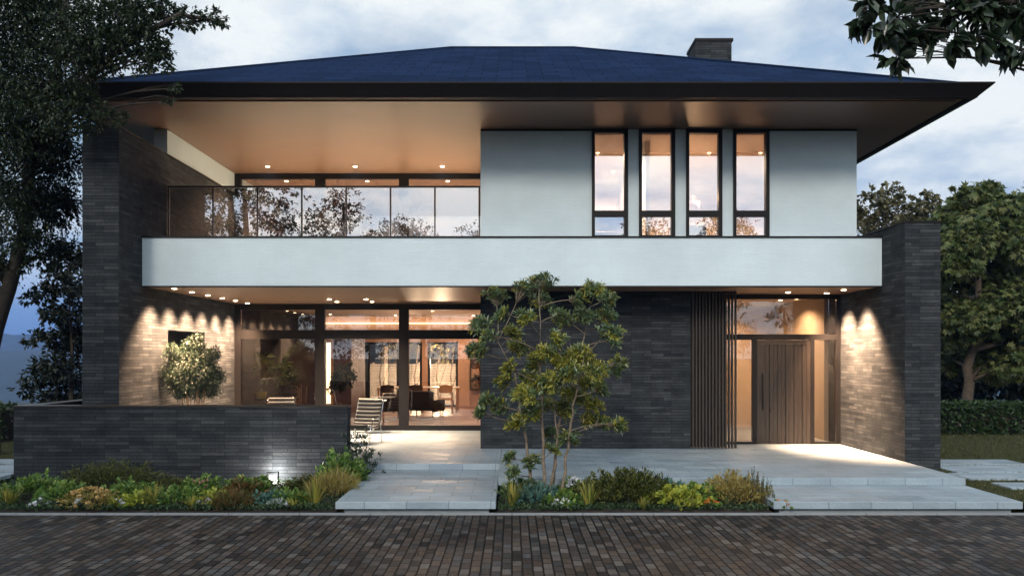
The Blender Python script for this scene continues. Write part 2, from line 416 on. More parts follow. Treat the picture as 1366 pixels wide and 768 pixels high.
# terrace, steps and path: thick slabs over a set-back dark base
tr = MB()
tr.bbox(-7.27, -.222, 14.73, 21.6, .17, .286); tr.bbox(-.218, 7.27, 12.97, 18.9, .17, .286)
tag(tr.build('terrace', 'stone_tiles'), kind='structure')
tag(MB().bbox(-2.51, -.23, 11.50, 14.9, .07, .172).build('path', 'stone_tiles'), kind='structure')
tag(MB().bbox(3.72, 7.26, 11.50, 13.15, .07, .172).build('step', 'stone_tiles'), kind='structure')
tag(MB().box(-7.2, -.3, 14.95, 21.5, -.02, .165).box(-.1, 7.1, 13.16, 18.0, -.02, .165).box(-2.4, -.33, 11.6, 14.94, -.02, .068).box(3.83, 7.15, 11.6, 13.15, -.02, .068)
    .build('terrace_base', 'concrete'), kind='structure')
# terrain falling away behind the garden, hills far off
v = []; f = []; NX = 80
rows = [(34, .1), (42, -.2), (60, -3), (130, -16), (300, -60), (600, -60), (760, -22), (900, 8), (1010, 20), (1200, 2), (1400, 40), (1600, 70), (1900, -20)]
for j, (Y_, z_) in enumerate(rows):
    for i in range(NX + 1):
        x = -2200 + i * 55
        k = max(0, min(1, (Y_ - 400) / 500))
        z = z_ + k * (16 * math.sin(x * .0052 + j * .9) + 9 * math.sin(x * .013 + j) + 4 * math.sin(x * .037 + 2 * j)) - k * max(0, x) * .02
        v.append((x, Y_ + (20 * math.sin(x * .01 + j) if j > 3 else 0), z))
for j in range(len(rows) - 1):
    for i in range(NX): a = j * (NX + 1) + i; f.append((a, a + 1, a + NX + 2, a + NX + 1))
tag(mesh_obj('hills', v, f, 'hill', smooth=True), kind='structure')

# ================================================================== HOUSE
house = thing('house', 'modern two-storey house with pale upper storey, dark brick base and wide blue hipped roof', 'house', (0, 17, 0))
# --- brick side walls
W = MB()
y0n, y1n, z0n, z1n = 17.13, 19.18, 1.55, 2.79
W.box(-7.96, -7.28, 15, y0n, -.02, 6.47); W.box(-7.96, -7.28, y1n, 22.4, -.02, 6.47)
W.box(-7.96, -7.28, y0n, y1n, -.02, z0n, 'fk'); W.box(-7.96, -7.28, y0n, y1n, z1n, 6.47, 'fk')
W.box(-7.96, -7.72, y0n, y1n, z0n, z1n, 'fktb')
sw = W.build('side_wall', 'clinker', house)
MB().box(-7.98, -7.26, 14.98, 22.4, 6.472, 6.50).build('wall_cap', 'fascia', sw)
MB().box(-7.715, -7.70, y0n + .004, y1n - .004, z0n + .003, z1n - .003).build('opening_dark', 'fascia', sw)  # near-black sheet painted in for the darkness behind the opening
sw2 = MB().box(7.28, 7.94, 15, 18.6, -.02, 4.71).build('side_wall', 'clinker', house)
MB().box(7.262, 7.962, 14.98, 18.62, 4.712, 4.742).build('wall_cap', 'fascia', sw2)
MB().box(-.665, 3.77, 17.1, 17.4, -.02, 3.604).box(-.665, -.40, 17.4, 21.3, -.02, 3.604).build('brick_wall', 'clinker', house)
# --- white band (balcony parapet) and slab
bd = MB().box(-7.272, 7.272, 15.92, 16.12, 3.62, 4.56).build('balcony_band', 'white_siding', house)
MB().box(-7.275, 7.275, 15.895, 16.14, 4.561, 4.592).build('band_cap', 'black_metal', bd)
MB().box(-7.275, 7.275, 15.90, 15.96, 3.59, 3.619).build('drip_trim', 'black_metal', bd)
MB().box(-7.27, 7.27, 15.965, 21.25, 3.605, 3.617).build('lower_soffit', 'soffit', house)
MB().box(-7.27, 7.27, 16.125, 21.2, 4.2, 4.45).build('balcony_floor', 'stone_tiles', house)
# --- upper white walls, four window openings
XW = [1.685 + .994 * i for i in range(4)]; WW = .76; ZT = 7.02; ZB = 4.47
U = MB(); edges = [-.665] + [e for x in XW for e in (x, x + WW)] + [7.28]
for a, b in zip(edges[::2], edges[1::2]): U.box(a, b, 17.1, 17.3, ZB, ZT)
U.box(-.665, -.465, 17.3, 21.25, ZB, ZT); U.box(7.08, 7.28, 17.3, 24, ZB, ZT)
MB().box(-7.56, -7.281, 17.1, 21.25, 6.503, ZT).build('upper_wall', 'white_siding', house)
U.build('upper_wall', 'white_siding', house)
for a, b in ((-.66, 1.68), (5.43, 7.28)): MB().box(a, b, 17.085, 17.11, 6.985, 7.02).build('head_trim', 'black_metal', house)
for x in XW:
    fr = MB(); yf, yb = 17.05, 17.22
    fr.box(x, x + .062, yf, yb, ZB, 7.018); fr.box(x + WW - .075, x + WW, yf, yb, ZB, 7.018)
    fr.box(x + .062, x + WW - .075, yf, yb, 6.935, 7.018); fr.box(x + .062, x + WW - .075, yf, yb, 5.18, 5.30); fr.box(x + .062, x + WW - .075, yf, yb, ZB, 4.78)
    w = fr.build('window', 'black_metal', house)
    MB().box(x + .062, x + WW - .075, 17.12, 17.128, 5.30, 6.935).build('pane', 'glass_upper', w)
    MB().box(x + .062, x + WW - .075, 17.12, 17.128, 4.78, 5.18).build('pane', 'glass_upper', w)
# --- glazed walls, ground and first floor
G = 21.3
mull = [(ax(314, G), ax(322, G)), (ax(421, G), ax(434, G)), (ax(532.5, G), ax(545.5, G)), (ax(641, G), ax(652, G))]
def glazing(name, z0, zs, z1, top, bot, pane_mat):
    g = MB()
    for a, b in mull: g.box(a, b, G - .07, G + .07, z0, z1)
    cells = []
    for (a, b), (c, d) in zip(mull, mull[1:]):
        g.box(b, c, G - .06, G + .06, z1 - top, z1); g.box(b, c, G - .06, G + .06, z0, z0 + bot)
        lo = z0 + bot
        for s0, s1 in zs: g.box(b, c, G - .06, G + .06, s0, s1); cells.append((b, c, lo, s0)); lo = s1
        cells.append((b, c, lo, z1 - top))
    o = g.build(name, 'black_metal', house)
    for b, c, lo, hi in cells: MB().box(b + .001, c - .001, G - .006, G + .006, lo + .001, hi - .001).build('pane', pane_mat, o)
    return o
glazing('glazed_wall', .288, [(az(452, G), az(440, G))], 3.603, .15, .13, 'glass_ground')
glazing('glazed_wall', 4.452, [], 7.018, .14, .1, 'glass_balcony')
# --- balcony railing
rl = MB().box(-7.26, -.67, 17.07, 17.13, 5.79, 5.825).build('balcony_railing', 'black_metal', house)
xs = [-7.25 + i * (6.56 / 7) for i in range(8)]
for x in xs: MB().box(x - .014, x + .014, 17.085, 17.115, 4.45, 5.789).build('post', 'black_metal', rl)
for a, b in zip(xs, xs[1:]): MB().box(a + .02, b - .02, 17.097, 17.103, 4.50, 5.785).build('glass_panel', 'glass_rail', rl)
# --- roof
def loop(d, z, yb=28.77): return [(-(8.58 + d), 14.93 - d, z), (8.58 + d, 14.93 - d, z), (8.58 + d, yb + d, z), (-(8.58 + d), yb + d, z)]
def ringmesh(lps):
    m = MB()
    for A, B in zip(lps, lps[1:]):
        for k in range(4): m.face([A[k], A[(k + 1) % 4], B[(k + 1) % 4], B[k]])
    return m
rm = MB()
A = loop(.12, 7.16); T = (8.70 - 1.66); s = (10.54 - 7.16) / T
rL = (-1.66, 14.81 + T, 10.54); rR = (1.66, 14.81 + T, 10.54)
sl = math.sqrt(1 + s * s)
def ruv(pts, ax_, o): return [((p[ax_]), abs(p[1 - ax_] - o) * sl) for p in pts]
q = [A[0], A[1], rR, rL]; rm.face(q, ruv(q, 0, 14.81))
q = [A[2], A[3], rL, rR]; rm.face(q, ruv(q, 0, A[2][1]))
q = [A[1], A[2], rR]; rm.face(q, ruv(q, 1, 8.70)); q = [A[3], A[0], rL]; rm.face(q, ruv(q, 1, -8.70))
roof = rm.build('roof', 'roof_tiles', house)
hp = MB()
for a, b in ((A[0], rL), (A[1], rR), (rL, rR)): hp.tube([Vector(a) + Vector((0, 0, .01)), Vector(b) + Vector((0, 0, .01))], .035, 6)
hp.build('ridge_cap', 'roof_tiles', roof)
ringmesh([loop(.12, 7.155), loop(.13, 7.225), loop(.21, 7.225), loop(.21, 7.20), loop(.02, 7.03), loop(0, 7.0), loop(-.10, 7.0), loop(-.10, 7.06), loop(-.16, 7.06), loop(-.16, 7.022)]).build('fascia', 'fascia', roof)
sf = MB(); Lp = loop(-.16, 7.024); sf.box(Lp[0][0], Lp[1][0], Lp[0][1], Lp[2][1], 7.024, 7.05)
sf.build('soffit', 'soffit', roof)
MB().box(-8.30, 8.30, 15.16, 15.20, 6.998, 7.023).build('soffit_trim', 'soffit', roof)
ch = MB().box(4.65, 5.56, 20.5, 21.46, 8.2, 10.20).build('chimney', 'clinker', roof)
MB().box(4.63, 5.60, 20.48, 21.48, 10.202, 10.27).build('chimney_cap', 'fascia', ch)
# --- slat screen
ss = MB().box(3.772, 4.72, 17.13, 17.17, 3.55, 3.603)
for i in range(14):
    x = 3.80 + i * .0695; ss.box(x, x + .028, 17.05, 17.128, .30, 3.603)
ss.build('slat_screen', 'slat_wood', house)
MB().box(3.772, 4.60, 17.42, 17.46, .288, 3.603).build('screen_panel', 'slat_wood', house)
# --- entrance: frame, glazing, door
E = 17.98
ef = MB()
ef.box(4.55, 4.64, E - .05, E + .05, .288, 3.50); ef.box(5.33, 5.43, E - .05, E + .05, .288, 2.60); ef.box(6.62, 6.70, E - .05, E + .05, .288, 2.60)
ef.box(7.19, 7.278, E - .05, E + .05, .288, 3.50); ef.box(4.64, 7.19, E - .05, E + .05, 2.60, 2.72); ef.box(4.55, 7.278, E - .05, E + .05, 3.501, 3.603)
ef.box(4.64, 5.33, E - .05, E + .05, .288, .34); ef.box(6.70, 7.19, E - .05, E + .05, .288, .34)
ef = ef.build('entrance_frame', 'black_metal', house)
for x0, x1, a, b in ((4.64, 5.33, .34, 2.60), (6.70, 7.19, .34, 2.60), (4.64, 7.19, 2.72, 3.501)):
    MB().box(x0 + .001, x1 - .001, E - .006, E + .006, a + .001, b - .001).build('pane', 'glass_ground', ef)
dm = MB(); x0, x1 = 5.435, 6.615
dm.box(x0, x0 + .09, E - .04, E + .04, .295, 2.595); dm.box(x1 - .09, x1, E - .04, E + .04, .295, 2.595); dm.box(x0 + .09, x1 - .09, E - .04, E + .04, 2.50, 2.595)
n = 11; w = (x1 - x0 - .18) / n
for i in range(n): dm.box(x0 + .09 + i * w + .004, x0 + .09 + (i + 1) * w - .004, E - (.028, .018, .034, .022)[i % 4], E + .03, .295, 2.498)
door = dm.build('front_door', 'door_wood', house)
MB().box(x0 + .10, x0 + .13, E - .085, E - .065, 1.05, 1.85).box(x0 + .105, x0 + .125, E - .066, E - .03, 1.12, 1.15).box(x0 + .105, x0 + .125, E - .066, E - .03, 1.75, 1.78).build('handle', 'black_metal', door)
MB().lathe((x0 + .30, E - .05, 1.03), [(.0, 0)] + [(.03, 0), (.03, .02)], 12).build('lock', 'dark_metal', door)
# --- downlights with their lamps
def lamp(loc, energy, size=70, blend=.6, col=(1, .66, .36), rad=.03, tilt=(0, 0)):
    ld = bpy.data.lights.new('downlight_lamp', 'SPOT'); ld.energy = energy * LS; ld.spot_size = R(size); ld.spot_blend = blend; ld.color = col; ld.shadow_soft_size = rad
    o = link(bpy.data.objects.new('downlight_lamp', ld)); o.location = loc; o.rotation_euler = (tilt[0], tilt[1], 0); return o
def downlight(x, y, z, energy, size=75, blend=.7, col=(1, .66, .36), tilt=(0, 0), rad=.03):
    rg = MB().lathe((x, y, z - .012), [(.062, .011), (.066, .004), (.062, 0), (.048, 0), (.044, .010)], 18).build('downlight', 'dark_metal', house)
    MB().lathe((x, y, z - .021), [(.02, 0), (.045, .004), (.052, .010), (.052, .019)], 14).build('lens', 'lens_glow', rg)
    if energy: lamp((x, y, z - .05), energy, size, blend, col, rad, tilt)
WARM = (1, .72, .50)
for i in range(6): downlight(-6.80, 16.3 + .9 * i, 3.605, 370, 92, 1, (1, .61, .36), (0, R(13)), .09)
for x in (-4.38, -3.5):
    for y in (19.4, 20.25): downlight(x, y, 3.605, 110, 110, .9, (1, .72, .47))
for y in (16.6, 17.5): downlight(6.80, y, 3.605, 560, 82, 1, (1, .61, .36), (0, R(-14)), .09)
for x in (-6.17, -3.96, -1.76): downlight(x, 20.44, 7.024, 310, 140, .6, (1, .64, .38))
downlight(5.9, 17.3, 3.605, 22, 120, .9)  # extra lamp added before the door, beyond the pair at the side wall
# --- interiors
MB().box(-7.27, -.67, 21.38, 31, .2, .30).build('living_floor', 'parquet', house)
MB().box(-7.27, 1.2, 21.2, 31, 3.72, 3.80).build('living_ceiling', 'ceiling_paint', house)
MB().box(-7.27, -.67, 21.24, 21.36, 3.606, 3.719).build('lintel', 'black_metal', house)
lv = MB()
YB = 31.0
wx = [ax(463, YB), ax(563, YB), ax(570.5, YB), ax(611, YB)]; zt = az(456, YB)
lv.box(-7.3, wx[0], YB, YB + .2, .30, 3.72); lv.box(wx[1], wx[2], YB, YB + .2, .30, zt); lv.box(wx[3], 1.2, YB, YB + .2, .30, 3.72)
lv.box(wx[0], wx[3], YB, YB + .2, zt, 3.72)
lv.box(-.66, -.5, 21.4, YB, .30, 3.72)
lv.build('living_wall', 'plaster_pink', house)
MB().box(-7.6, -7.28, 22.4, 31.2, -.02, 3.8).box(-7.28, 1.2, 31.21, 31.4, -.02, .29).build('rear_wall', 'clinker', house)
MB().box(-7.28, -5.95, 25.2, 25.35, .30, 3.0).box(-5.55, -5.0, 25.2, 25.35, .30, 3.0).box(-5.1, -5.0, 25.36, 27.5, .30, 3.0).build('partition_wall', 'plaster_plum', house)
MB().box(-5.95, -5.87, 25.0, 25.2, .30, 3.0).box(-5.60, -5.55, 25.0, 25.2, .30, 3.0).build('partition_post', 'light_wood', house)
MB().box(-5.80, -5.66, 25.3, 25.34, .75, 2.65).build('bright_edge', 'strip_glow', house)  # glowing bar put in for the bright edge of the opening
MB().box(-7.2, -.7, 30.80, 30.97, 3.46, 3.50).build('light_cove', 'strip_glow', house)
bw = MB()
for a, b in ((wx[0], ax(490, YB)), (ax(490, YB) + .0, ax(532, YB)), (ax(532, YB), wx[1]), (wx[2], wx[3])):
    bw.box(a, a + .09, YB + .04, YB + .12, .30, zt); bw.box(b - .09, b - .002, YB + .04, YB + .12, .30, zt)
    bw.box(a + .09, b - .09, YB + .04, YB + .12, zt - .09, zt - .002); bw.box(a + .09, b - .09, YB + .04, YB + .12, .30, .36)
g = bw.build('rear_window', 'black_metal', house)
for a, b in ((wx[0], ax(490, YB)), (ax(490, YB), ax(532, YB)), (ax(532, YB), wx[1]), (wx[2], wx[3])):
    MB().box(a + .091, b - .092, YB + .075, YB + .083, .37, zt - .095).build('pane', 'glass_ground', g)
for x, y, e in ((-5.9, 23.2, 60), (-3.6, 23.2, 130), (-1.8, 23.6, 150), (-2.6, 26.5, 150), (-1.4, 29.4, 190), (-4.2, 29.2, 110), (-6.4, 28.5, 50)):
    downlight(x, y, 3.715, e * .24, 150, .5, (1, .66, .42))
# upper rooms
MB().box(-7.27, 7.08, 21.22, 25.6, 4.2, 4.46).box(-.46, 7.08, 17.31, 21.2, 4.2, 4.46).build('upper_floor', 'parquet', house)
up = MB().box(-7.27, 7.08, 25.6, 25.75, 4.46, 7.02).box(-7.3, -7.1, 21.4, 25.6, 4.46, 7.02).box(-.465, -.35, 21.26, 25.6, 4.46, 7.02)
up.box(-.46, 7.08, 22.4, 22.5, 4.46, 7.02).box(2.95, 3.05, 17.9, 22.4, 4.46, 7.02)
up.build('upper_inner_wall', 'plaster_warm', house)
MB().box(-7.1, 7.08, 21.38, 25.6, 6.99, 7.015).box(-.46, 7.08, 17.31, 21.37, 6.99, 7.015).build('upper_ceiling', 'ceiling_paint', house)
for x, y, e in ((-5.8, 23, 150), (-3.6, 23, 150), (-1.6, 23, 150), (2.0, 18.9, 190), (2.6, 20.8, 120), (4.6, 18.9, 190), (5.8, 18.9, 190), (.6, 19.2, 60)):
    downlight(x, y, 6.988, e * (2.6 if x > -5 and y > 22 else .8 if y > 22 else 1.5), 160, .4, (1, .82, .63))
# hall behind the entrance
MB().box(3.8, 7.27, 18.91, 22.2, .2, .286).build('hall_floor', 'stone_tiles', house)
MB().box(3.78, 3.9, 17.47, 22.2, .288, 3.60).box(3.9, 6.0, 22.1, 22.2, .288, 3.6).build('hall_wall', 'inner_brick', house)
MB().box(6.0, 7.28, 22.1, 22.2, .288, 3.6).box(7.18, 7.279, 18.62, 22.1, .288, 3.6).build('hall_wall', 'plaster_warm', house)
MB().box(3.8, 7.28, 18.1, 22.2, 3.602, 3.68).build('hall_ceiling', 'ceiling_paint', house)
for x, y, e in ((4.6, 19.3, 130), (6.5, 19.6, 130), (5.5, 21.2, 110)): downlight(x, y, 3.602, e * .24, 150, .5, (1, .64, .36))
# ================================================================== GARDEN WALL, LAMP, STONES
gw = thing('garden_wall', 'low dark brick garden wall with a thin flat coping in front of the terrace', 'wall', (-5.8, 14.35, 0))
MB().box(-8.74, -2.89, 14.2, 14.5, -.02, 1.335).box(-8.74, -8.44, 14.5, 16.4, -.02, 1.335, 'f').build('wall_body', 'clinker', gw)
MB().bbox(-8.755, -2.875, 14.185, 14.515, 1.337, 1.37, .004).box(-8.755, -8.43, 14.516, 16.41, 1.337, 1.368).build('coping', 'dark_metal', gw)

gl = thing('garden_lamp', 'small black hooped garden lamp with a lit white panel before the low brick wall', 'lamp', (ax(364, 13.85), 13.85, .04))
cx = ax(364, 13.85); hw = .095
MB().tube([(cx - hw, 13.85, .03), (cx - hw, 13.85, .25), (cx + hw, 13.85, .265), (cx + hw, 13.85, .03)], .013, 6).build('hoop', 'black_metal', gl)
MB().bbox(cx - hw + .03, cx + hw - .03, 13.84, 13.86, .06, .21).build('lit_panel', 'lawn_lamp', gl)
ld = bpy.data.lights.new('garden_lamp_bulb', 'POINT'); ld.energy = 40; ld.color = (1, .95, .88); ld.shadow_soft_size = .05
o = link(bpy.data.objects.new('garden_lamp_bulb', ld)); o.location = (cx, 13.99, .20)

for i, (ya, yb, x0, x1, lab) in enumerate(((15.5, 16.24, 7.97, 9.9, 'pale stepping slab in the right lawn, farthest from the street'), (14.5, 15.36, 7.97, 11.2, 'pale stepping slab in the right lawn, second from the hedge'),
        (13.68, 14.4, 7.75, 11.4, 'pale stepping slab in the right lawn, third from the hedge'), (12.75, 13.3, 7.87, 11.4, 'pale stepping slab in the right lawn, nearest to the street'))):
    tag(MB().bbox(x0, x1, ya, yb, .10, .17, .008).build('stepping_stone', 'stone_tiles', loc=(x0, ya, .1)), lab, 'paving slab', 'stepping slabs across the right lawn')
for ya, yb, lab in ((15.6, 16.3, 'pale slab left of the low brick wall, farthest of three'), (14.6, 15.4, 'pale slab left of the low brick wall, middle of three'), (13.75, 14.45, 'pale slab left of the low brick wall, nearest of three')):
    tag(MB().bbox(-11.4, -8.8, ya, yb, .10, .17, .008).build('stepping_stone', 'stone_tiles', loc=(-11.4, ya, .1)), lab, 'paving slab', 'stepping slabs on the left lawn')

# grass of the two lawns
def grass(n, x0, x1, y0, y1, z, avoid):
    P = np.stack([x0 + (x1 - x0) * rng.random(n), y0 + (y1 - y0) * rng.random(n), np.full(n, z)], 1)
    k = np.ones(n, bool)
    for a, b, c, d in avoid: k &= ~((P[:, 0] > a - .02) & (P[:, 0] < b + .02) & (P[:, 1] > c - .01) & (P[:, 1] < d + .01))
    P = P[k]; D = np.array([0, 0, 1.]) + rdir(len(P)) * .55
    return leaf_arrays(P, D, .03 + .04 * rng.random(len(P)), .010, .2, 'blade')
av = [(7.97, 9.9, 15.5, 16.24), (7.97, 11.2, 14.5, 15.36), (7.75, 11.4, 13.68, 14.4), (7.87, 11.4, 12.75, 13.3), (7.0, 7.95, 15, 18.6), (-11.4, -8.8, 13.75, 14.45), (-11.4, -8.8, 14.6, 15.4), (-11.4, -8.8, 15.6, 16.3)]
tag(leaves_obj('grass', [grass(42000, 7.3, 14.5, 11.6, 21.6, .138, av), grass(9000, -13.6, -8.76, 13.3, 21, .138, av)], 'grass_blade', loc=(8, 15, .14)), 'short worn grass of the lawns beside the house', 'grass', kind='stuff')

# ================================================================== SHRUBS IN THE BEDS
def dome(c, rx, ry, h, n, L, W, kind='diamond', droop=.1, up=.5, fill=.55):
    k = max(6, n // 7); a = rng.random(k) * 2 * np.pi; q = rng.random(k) ** .5
    zz = np.sqrt(np.maximum(0, 1 - q ** 2)) * (fill + (1 - fill) * rng.random(k)); lump = .62 + .62 * rng.random(k)
    T = np.stack([np.cos(a) * q * rx * lump, np.sin(a) * q * ry * lump, zz * h * lump], 1)
    j = rng.integers(0, k, n); P = np.array(c) + T[j] + rdir(n) * min(rx, h) * .16 * rng.random((n, 1)); P[:, 2] = np.maximum(P[:, 2], c[2] + .01)
    D = unit(T[j] + np.array([0, 0, .05])) * .8 + rdir(n) * .7 + np.array([0, 0, up - droop])
    return leaf_arrays(P, D, L * (.7 + .6 * rng.random(n)), W * (.7 + .6 * rng.random(n)), .25, kind)
def stalks(c, rx, h, n, t, spread=.7):
    m = MB()
    for _ in range(n):
        a = random.random() * 6.28; q = random.random()
        e = (c[0] + math.cos(a) * rx * q * spread, c[1] + math.sin(a) * rx * q * spread, c[2] + h * (.45 + .45 * random.random()))
        m.tube(curve_pts((c[0] + math.cos(a) * rx * .12, c[1] + math.sin(a) * rx * .12, c[2] - .02), e, .05, 4), [t, t * .8, t * .7, t * .5], 4)
    return m
def shrub(name, label, px, py, Y, wpx, hpx, leaf, L, W, n, kind='diamond', flower=None, nf=0, fl=.03, group=None, z=.05, up=.5, droop=.1, deep=.8, ftop=True, fill=.55, cat='shrub'):
    """px: middle, py: top of the plant in the photo"""
    x = ax(px, Y); rx = wpx * Y / F / 2 * 1.12; h = max(.1, (az(py, Y) - z) * 1.14 * random.uniform(.92, 1.12)); rx *= 1.1; n = int(n * 1.5); L = L * 1.15; W = W * 1.15
    t = thing(name, label, cat, (x, Y, z), group)
    leaves_obj('foliage', [dome((x, Y, z), rx, rx * deep, h, n, L, W, kind, droop, up, fill)], leaf, t)
    stalks((x, Y, z), rx, h, 9, .006).build('stem', 'bark', t)
    if flower:
        k = max(3, nf // 12); A = []
        for _ in range(k):
            a = random.random() * 6.28; q = random.random() ** .5; zz = math.sqrt(max(0, 1 - q * q))
            c = np.array((x + math.cos(a) * q * rx * .9, Y + math.sin(a) * q * rx * deep * .9 - .02, z + zz * h * 1.0 + (.01 if ftop else -.03)))
            m = 14; A.append(leaf_arrays(c + rdir(m) * fl * .5, rdir(m) * .8 + np.array([0, -.3, .8]), 1.35 * fl * (.7 + .6 * rng.random(m)), fl * 1.2, .1, 'diamond'))
        leaves_obj('blossom', A, flower, t)
    return t
def spiky(label, px, py, Y, hpx, leaf='blade_yellow', n=34, z=.05, group='yellow sword-leaved plants along the kerb'):
    x = ax(px, Y); h = az(py, Y) - z; t = thing('sword_leaved_plant', label, 'plant', (x, Y, z), group)
    arr = []; V = []; T = []
    for i in range(n):
        a = random.random() * 6.28; lean = random.random() ** .8 * .95; L = h * (1.0 + .35 * random.random()); w = .015 + .007 * random.random(); pts = []
        for k in range(7):
            u = k / 6; th = lean * (.35 + 1.3 * u * lean)
            if k == 0: p = Vector((x + math.cos(a) * .03, Y + math.sin(a) * .03, z)); 
            else: p = p + Vector((math.cos(a) * math.sin(th), math.sin(a) * math.sin(th), math.cos(th))) * L / 6
            s_ = Vector((-math.sin(a), math.cos(a), 0)) * w * (1 - u ** 2.2 * .95)
            pts += [p - s_, p + s_]
        o = len(V); V += [tuple(p) for p in pts]
        for k in range(6): T += [(o + 2 * k, o + 2 * k + 1, o + 2 * k + 3), (o + 2 * k, o + 2 * k + 3, o + 2 * k + 2)]
    leaves_obj('foliage', [(np.array(V), np.array(T))], leaf, t)
    return t
# left bed, along the kerb
for px, py, Y, n_, lab in ((150, 662, 11.62, 26, 'short sword-leaved plant between the pinkish mound and the lime clump'), (258, 662, 11.62, 26, 'short sword-leaved plant just right of the round mid-green clump'), (392, 664, 11.6, 24, 'short sword-leaved plant at the kerb below the garden lamp'), (858, 664, 11.62, 26, 'short sword-leaved plant before the olive mound'), (920, 664, 11.6, 24, 'short sword-leaved plant left of the orange flowers')):
    spiky(lab, px, py, Y, 30, n=n_)
spiky('yellow sword-leaved plant at the far left end of the bed', 12, 652, 11.8, 45)
spiky('upright yellow-green sword-leaved plant left of the garden lamp, between leafy clumps', 206, 648, 11.75, 45)
spiky('yellow sword-leaved plant right of the garden lamp, beside the left stone path', 421, 645, 11.8, 45)
spiky('slim green sword-leaved plant tucked against the path corner under the small tree', 683, 647, 11.8, 40)
spiky('bright golden sword-leaved plant right of the tree stems', 785, 648, 11.75, 42, n=38)
LG = 'low leafy plants of the left bed'
RG = 'low leafy plants of the right bed'
shrub('leafy_clump', 'dull green clump behind the far left sword-leaved plant', 45, 640, 12.3, 70, 45, 'leaf_green', .07, .035, 700, 'oval', group=LG)
shrub('leafy_clump', 'mid-green clump between the white flowers and the far left end', 88, 650, 11.9, 56, 40, 'leaf_green', .06, .035, 520, 'oval', group=LG)
shrub('flowering_shrub', 'low mound covered in pinkish yellow blossom by the kerb', 120, 657, 11.75, 62, 34, 'leaf_gold', .035, .02, 900, 'diamond', 'petal_peach', 420, .028, group='flowering plants of the left bed')
shrub('spreading_yew', 'wide dark spreading shrub against the left half of the garden wall', 147, 626, 13.3, 105, 50, 'leaf_yew', .055, .014, 3000, 'diamond', up=.2)
shrub('leafy_clump', 'bluish green lacy clump in front of the spreading dark shrub', 175, 648, 12.2, 60, 40, 'leaf_green', .06, .03, 650, 'oval', group=LG)
shrub('leafy_clump', 'lime green clump between the pinkish mound and a sword-leaved plant', 180, 662, 11.75, 44, 28, 'leaf_lime', .055, .035, 380, 'oval', group=LG)
shrub('leafy_clump', 'round mid-green clump right of the middle sword-leaved plant', 240, 655, 11.9, 50, 36, 'leaf_green', .055, .03, 560, 'oval', group=LG)
shrub('spreading_yew', 'small dark spreading shrub at the middle of the garden wall', 236, 640, 13.4, 62, 34, 'leaf_yew', .05, .014, 1300, 'diamond', up=.2)
shrub('flowering_shrub', 'tall clump topped with pale pink flowers near the middle of the wall', 275, 643, 12.6, 56, 44, 'leaf_green', .06, .035, 650, 'oval', 'petal_pink', 260, .024, group='flowering plants of the left bed')
shrub('leafy_clump', 'yellow-green clump below the pale pink flowers', 290, 660, 11.85, 48, 32, 'leaf_lime', .06, .035, 340, 'oval', group=LG)
shrub('leafy_clump', 'orange and green clump left of the garden lamp', 322, 646, 12.1, 50, 44, 'leaf_bronze', .06, .03, 620, 'oval', group=LG)
shrub('leafy_clump', 'bright green glossy clump just behind the orange and green one', 334, 643, 12.6, 44, 40, 'leaf_green', .07, .04, 420, 'oval', group=LG)
shrub('grass_tuft', 'brown-tinged grassy tuft at the kerb left of the garden lamp', 308, 664, 11.7, 44, 26, 'leaf_bronze', .13, .008, 700, 'blade', up=.9, group='grassy tufts in the beds', cat='plant')
shrub('leafy_clump', 'blue-green clump in front of the garden lamp', 362, 661, 12.0, 46, 30, 'leaf_blue', .06, .035, 520, 'oval', group=LG)
shrub('leafy_clump', 'plain green clump right of the blue-green one', 391, 656, 11.9, 42, 34, 'leaf_green', .055, .03, 480, 'oval', group=LG)
shrub('spreading_yew', 'dark spreading shrub between the garden lamp and the stone path', 408, 640, 13.2, 44, 36, 'leaf_yew', .05, .014, 1500, 'diamond', up=.2)
shrub('grass_tuft', 'pale yellow grassy tuft beside the left edge of the stone path', 447, 641, 12.7, 50, 36, 'leaf_gold', .15, .007, 900, 'blade', up=.9, group='grassy tufts in the beds', cat='plant')
shrub('glossy_shrub', 'rounded bright green shrub at the end of the garden wall', 457, 607, 13.4, 52, 52, 'leaf_green', .06, .035, 1100, 'oval')
shrub('loose_shrub', 'tall loose shrub at the inner corner of path and terrace', 476, 586, 14.25, 50, 60, 'leaf_bamboo', .06, .018, 900, 'diamond', deep=.6)
for px, Y, w, lab in ((163, 11.72, 26, 'small white flowers left of the middle sword-leaved plant'), (55, 11.72, 26, 'small white flowers near the far left sword-leaved plant'), (274, 11.7, 24, 'small white flowers under the pale pink flowering clump'),
                      (372, 11.7, 28, 'bluish white flowers below the garden lamp'), (108, 11.62, 16, 'tiny white flowers in front of the pinkish yellow mound')):
    shrub('white_flower', lab, px, 669, Y, w, 16, 'leaf_silver', .035, .02, 130, 'oval', 'petal_white', 70, .028, group='white flowers along the kerb', cat='flower')
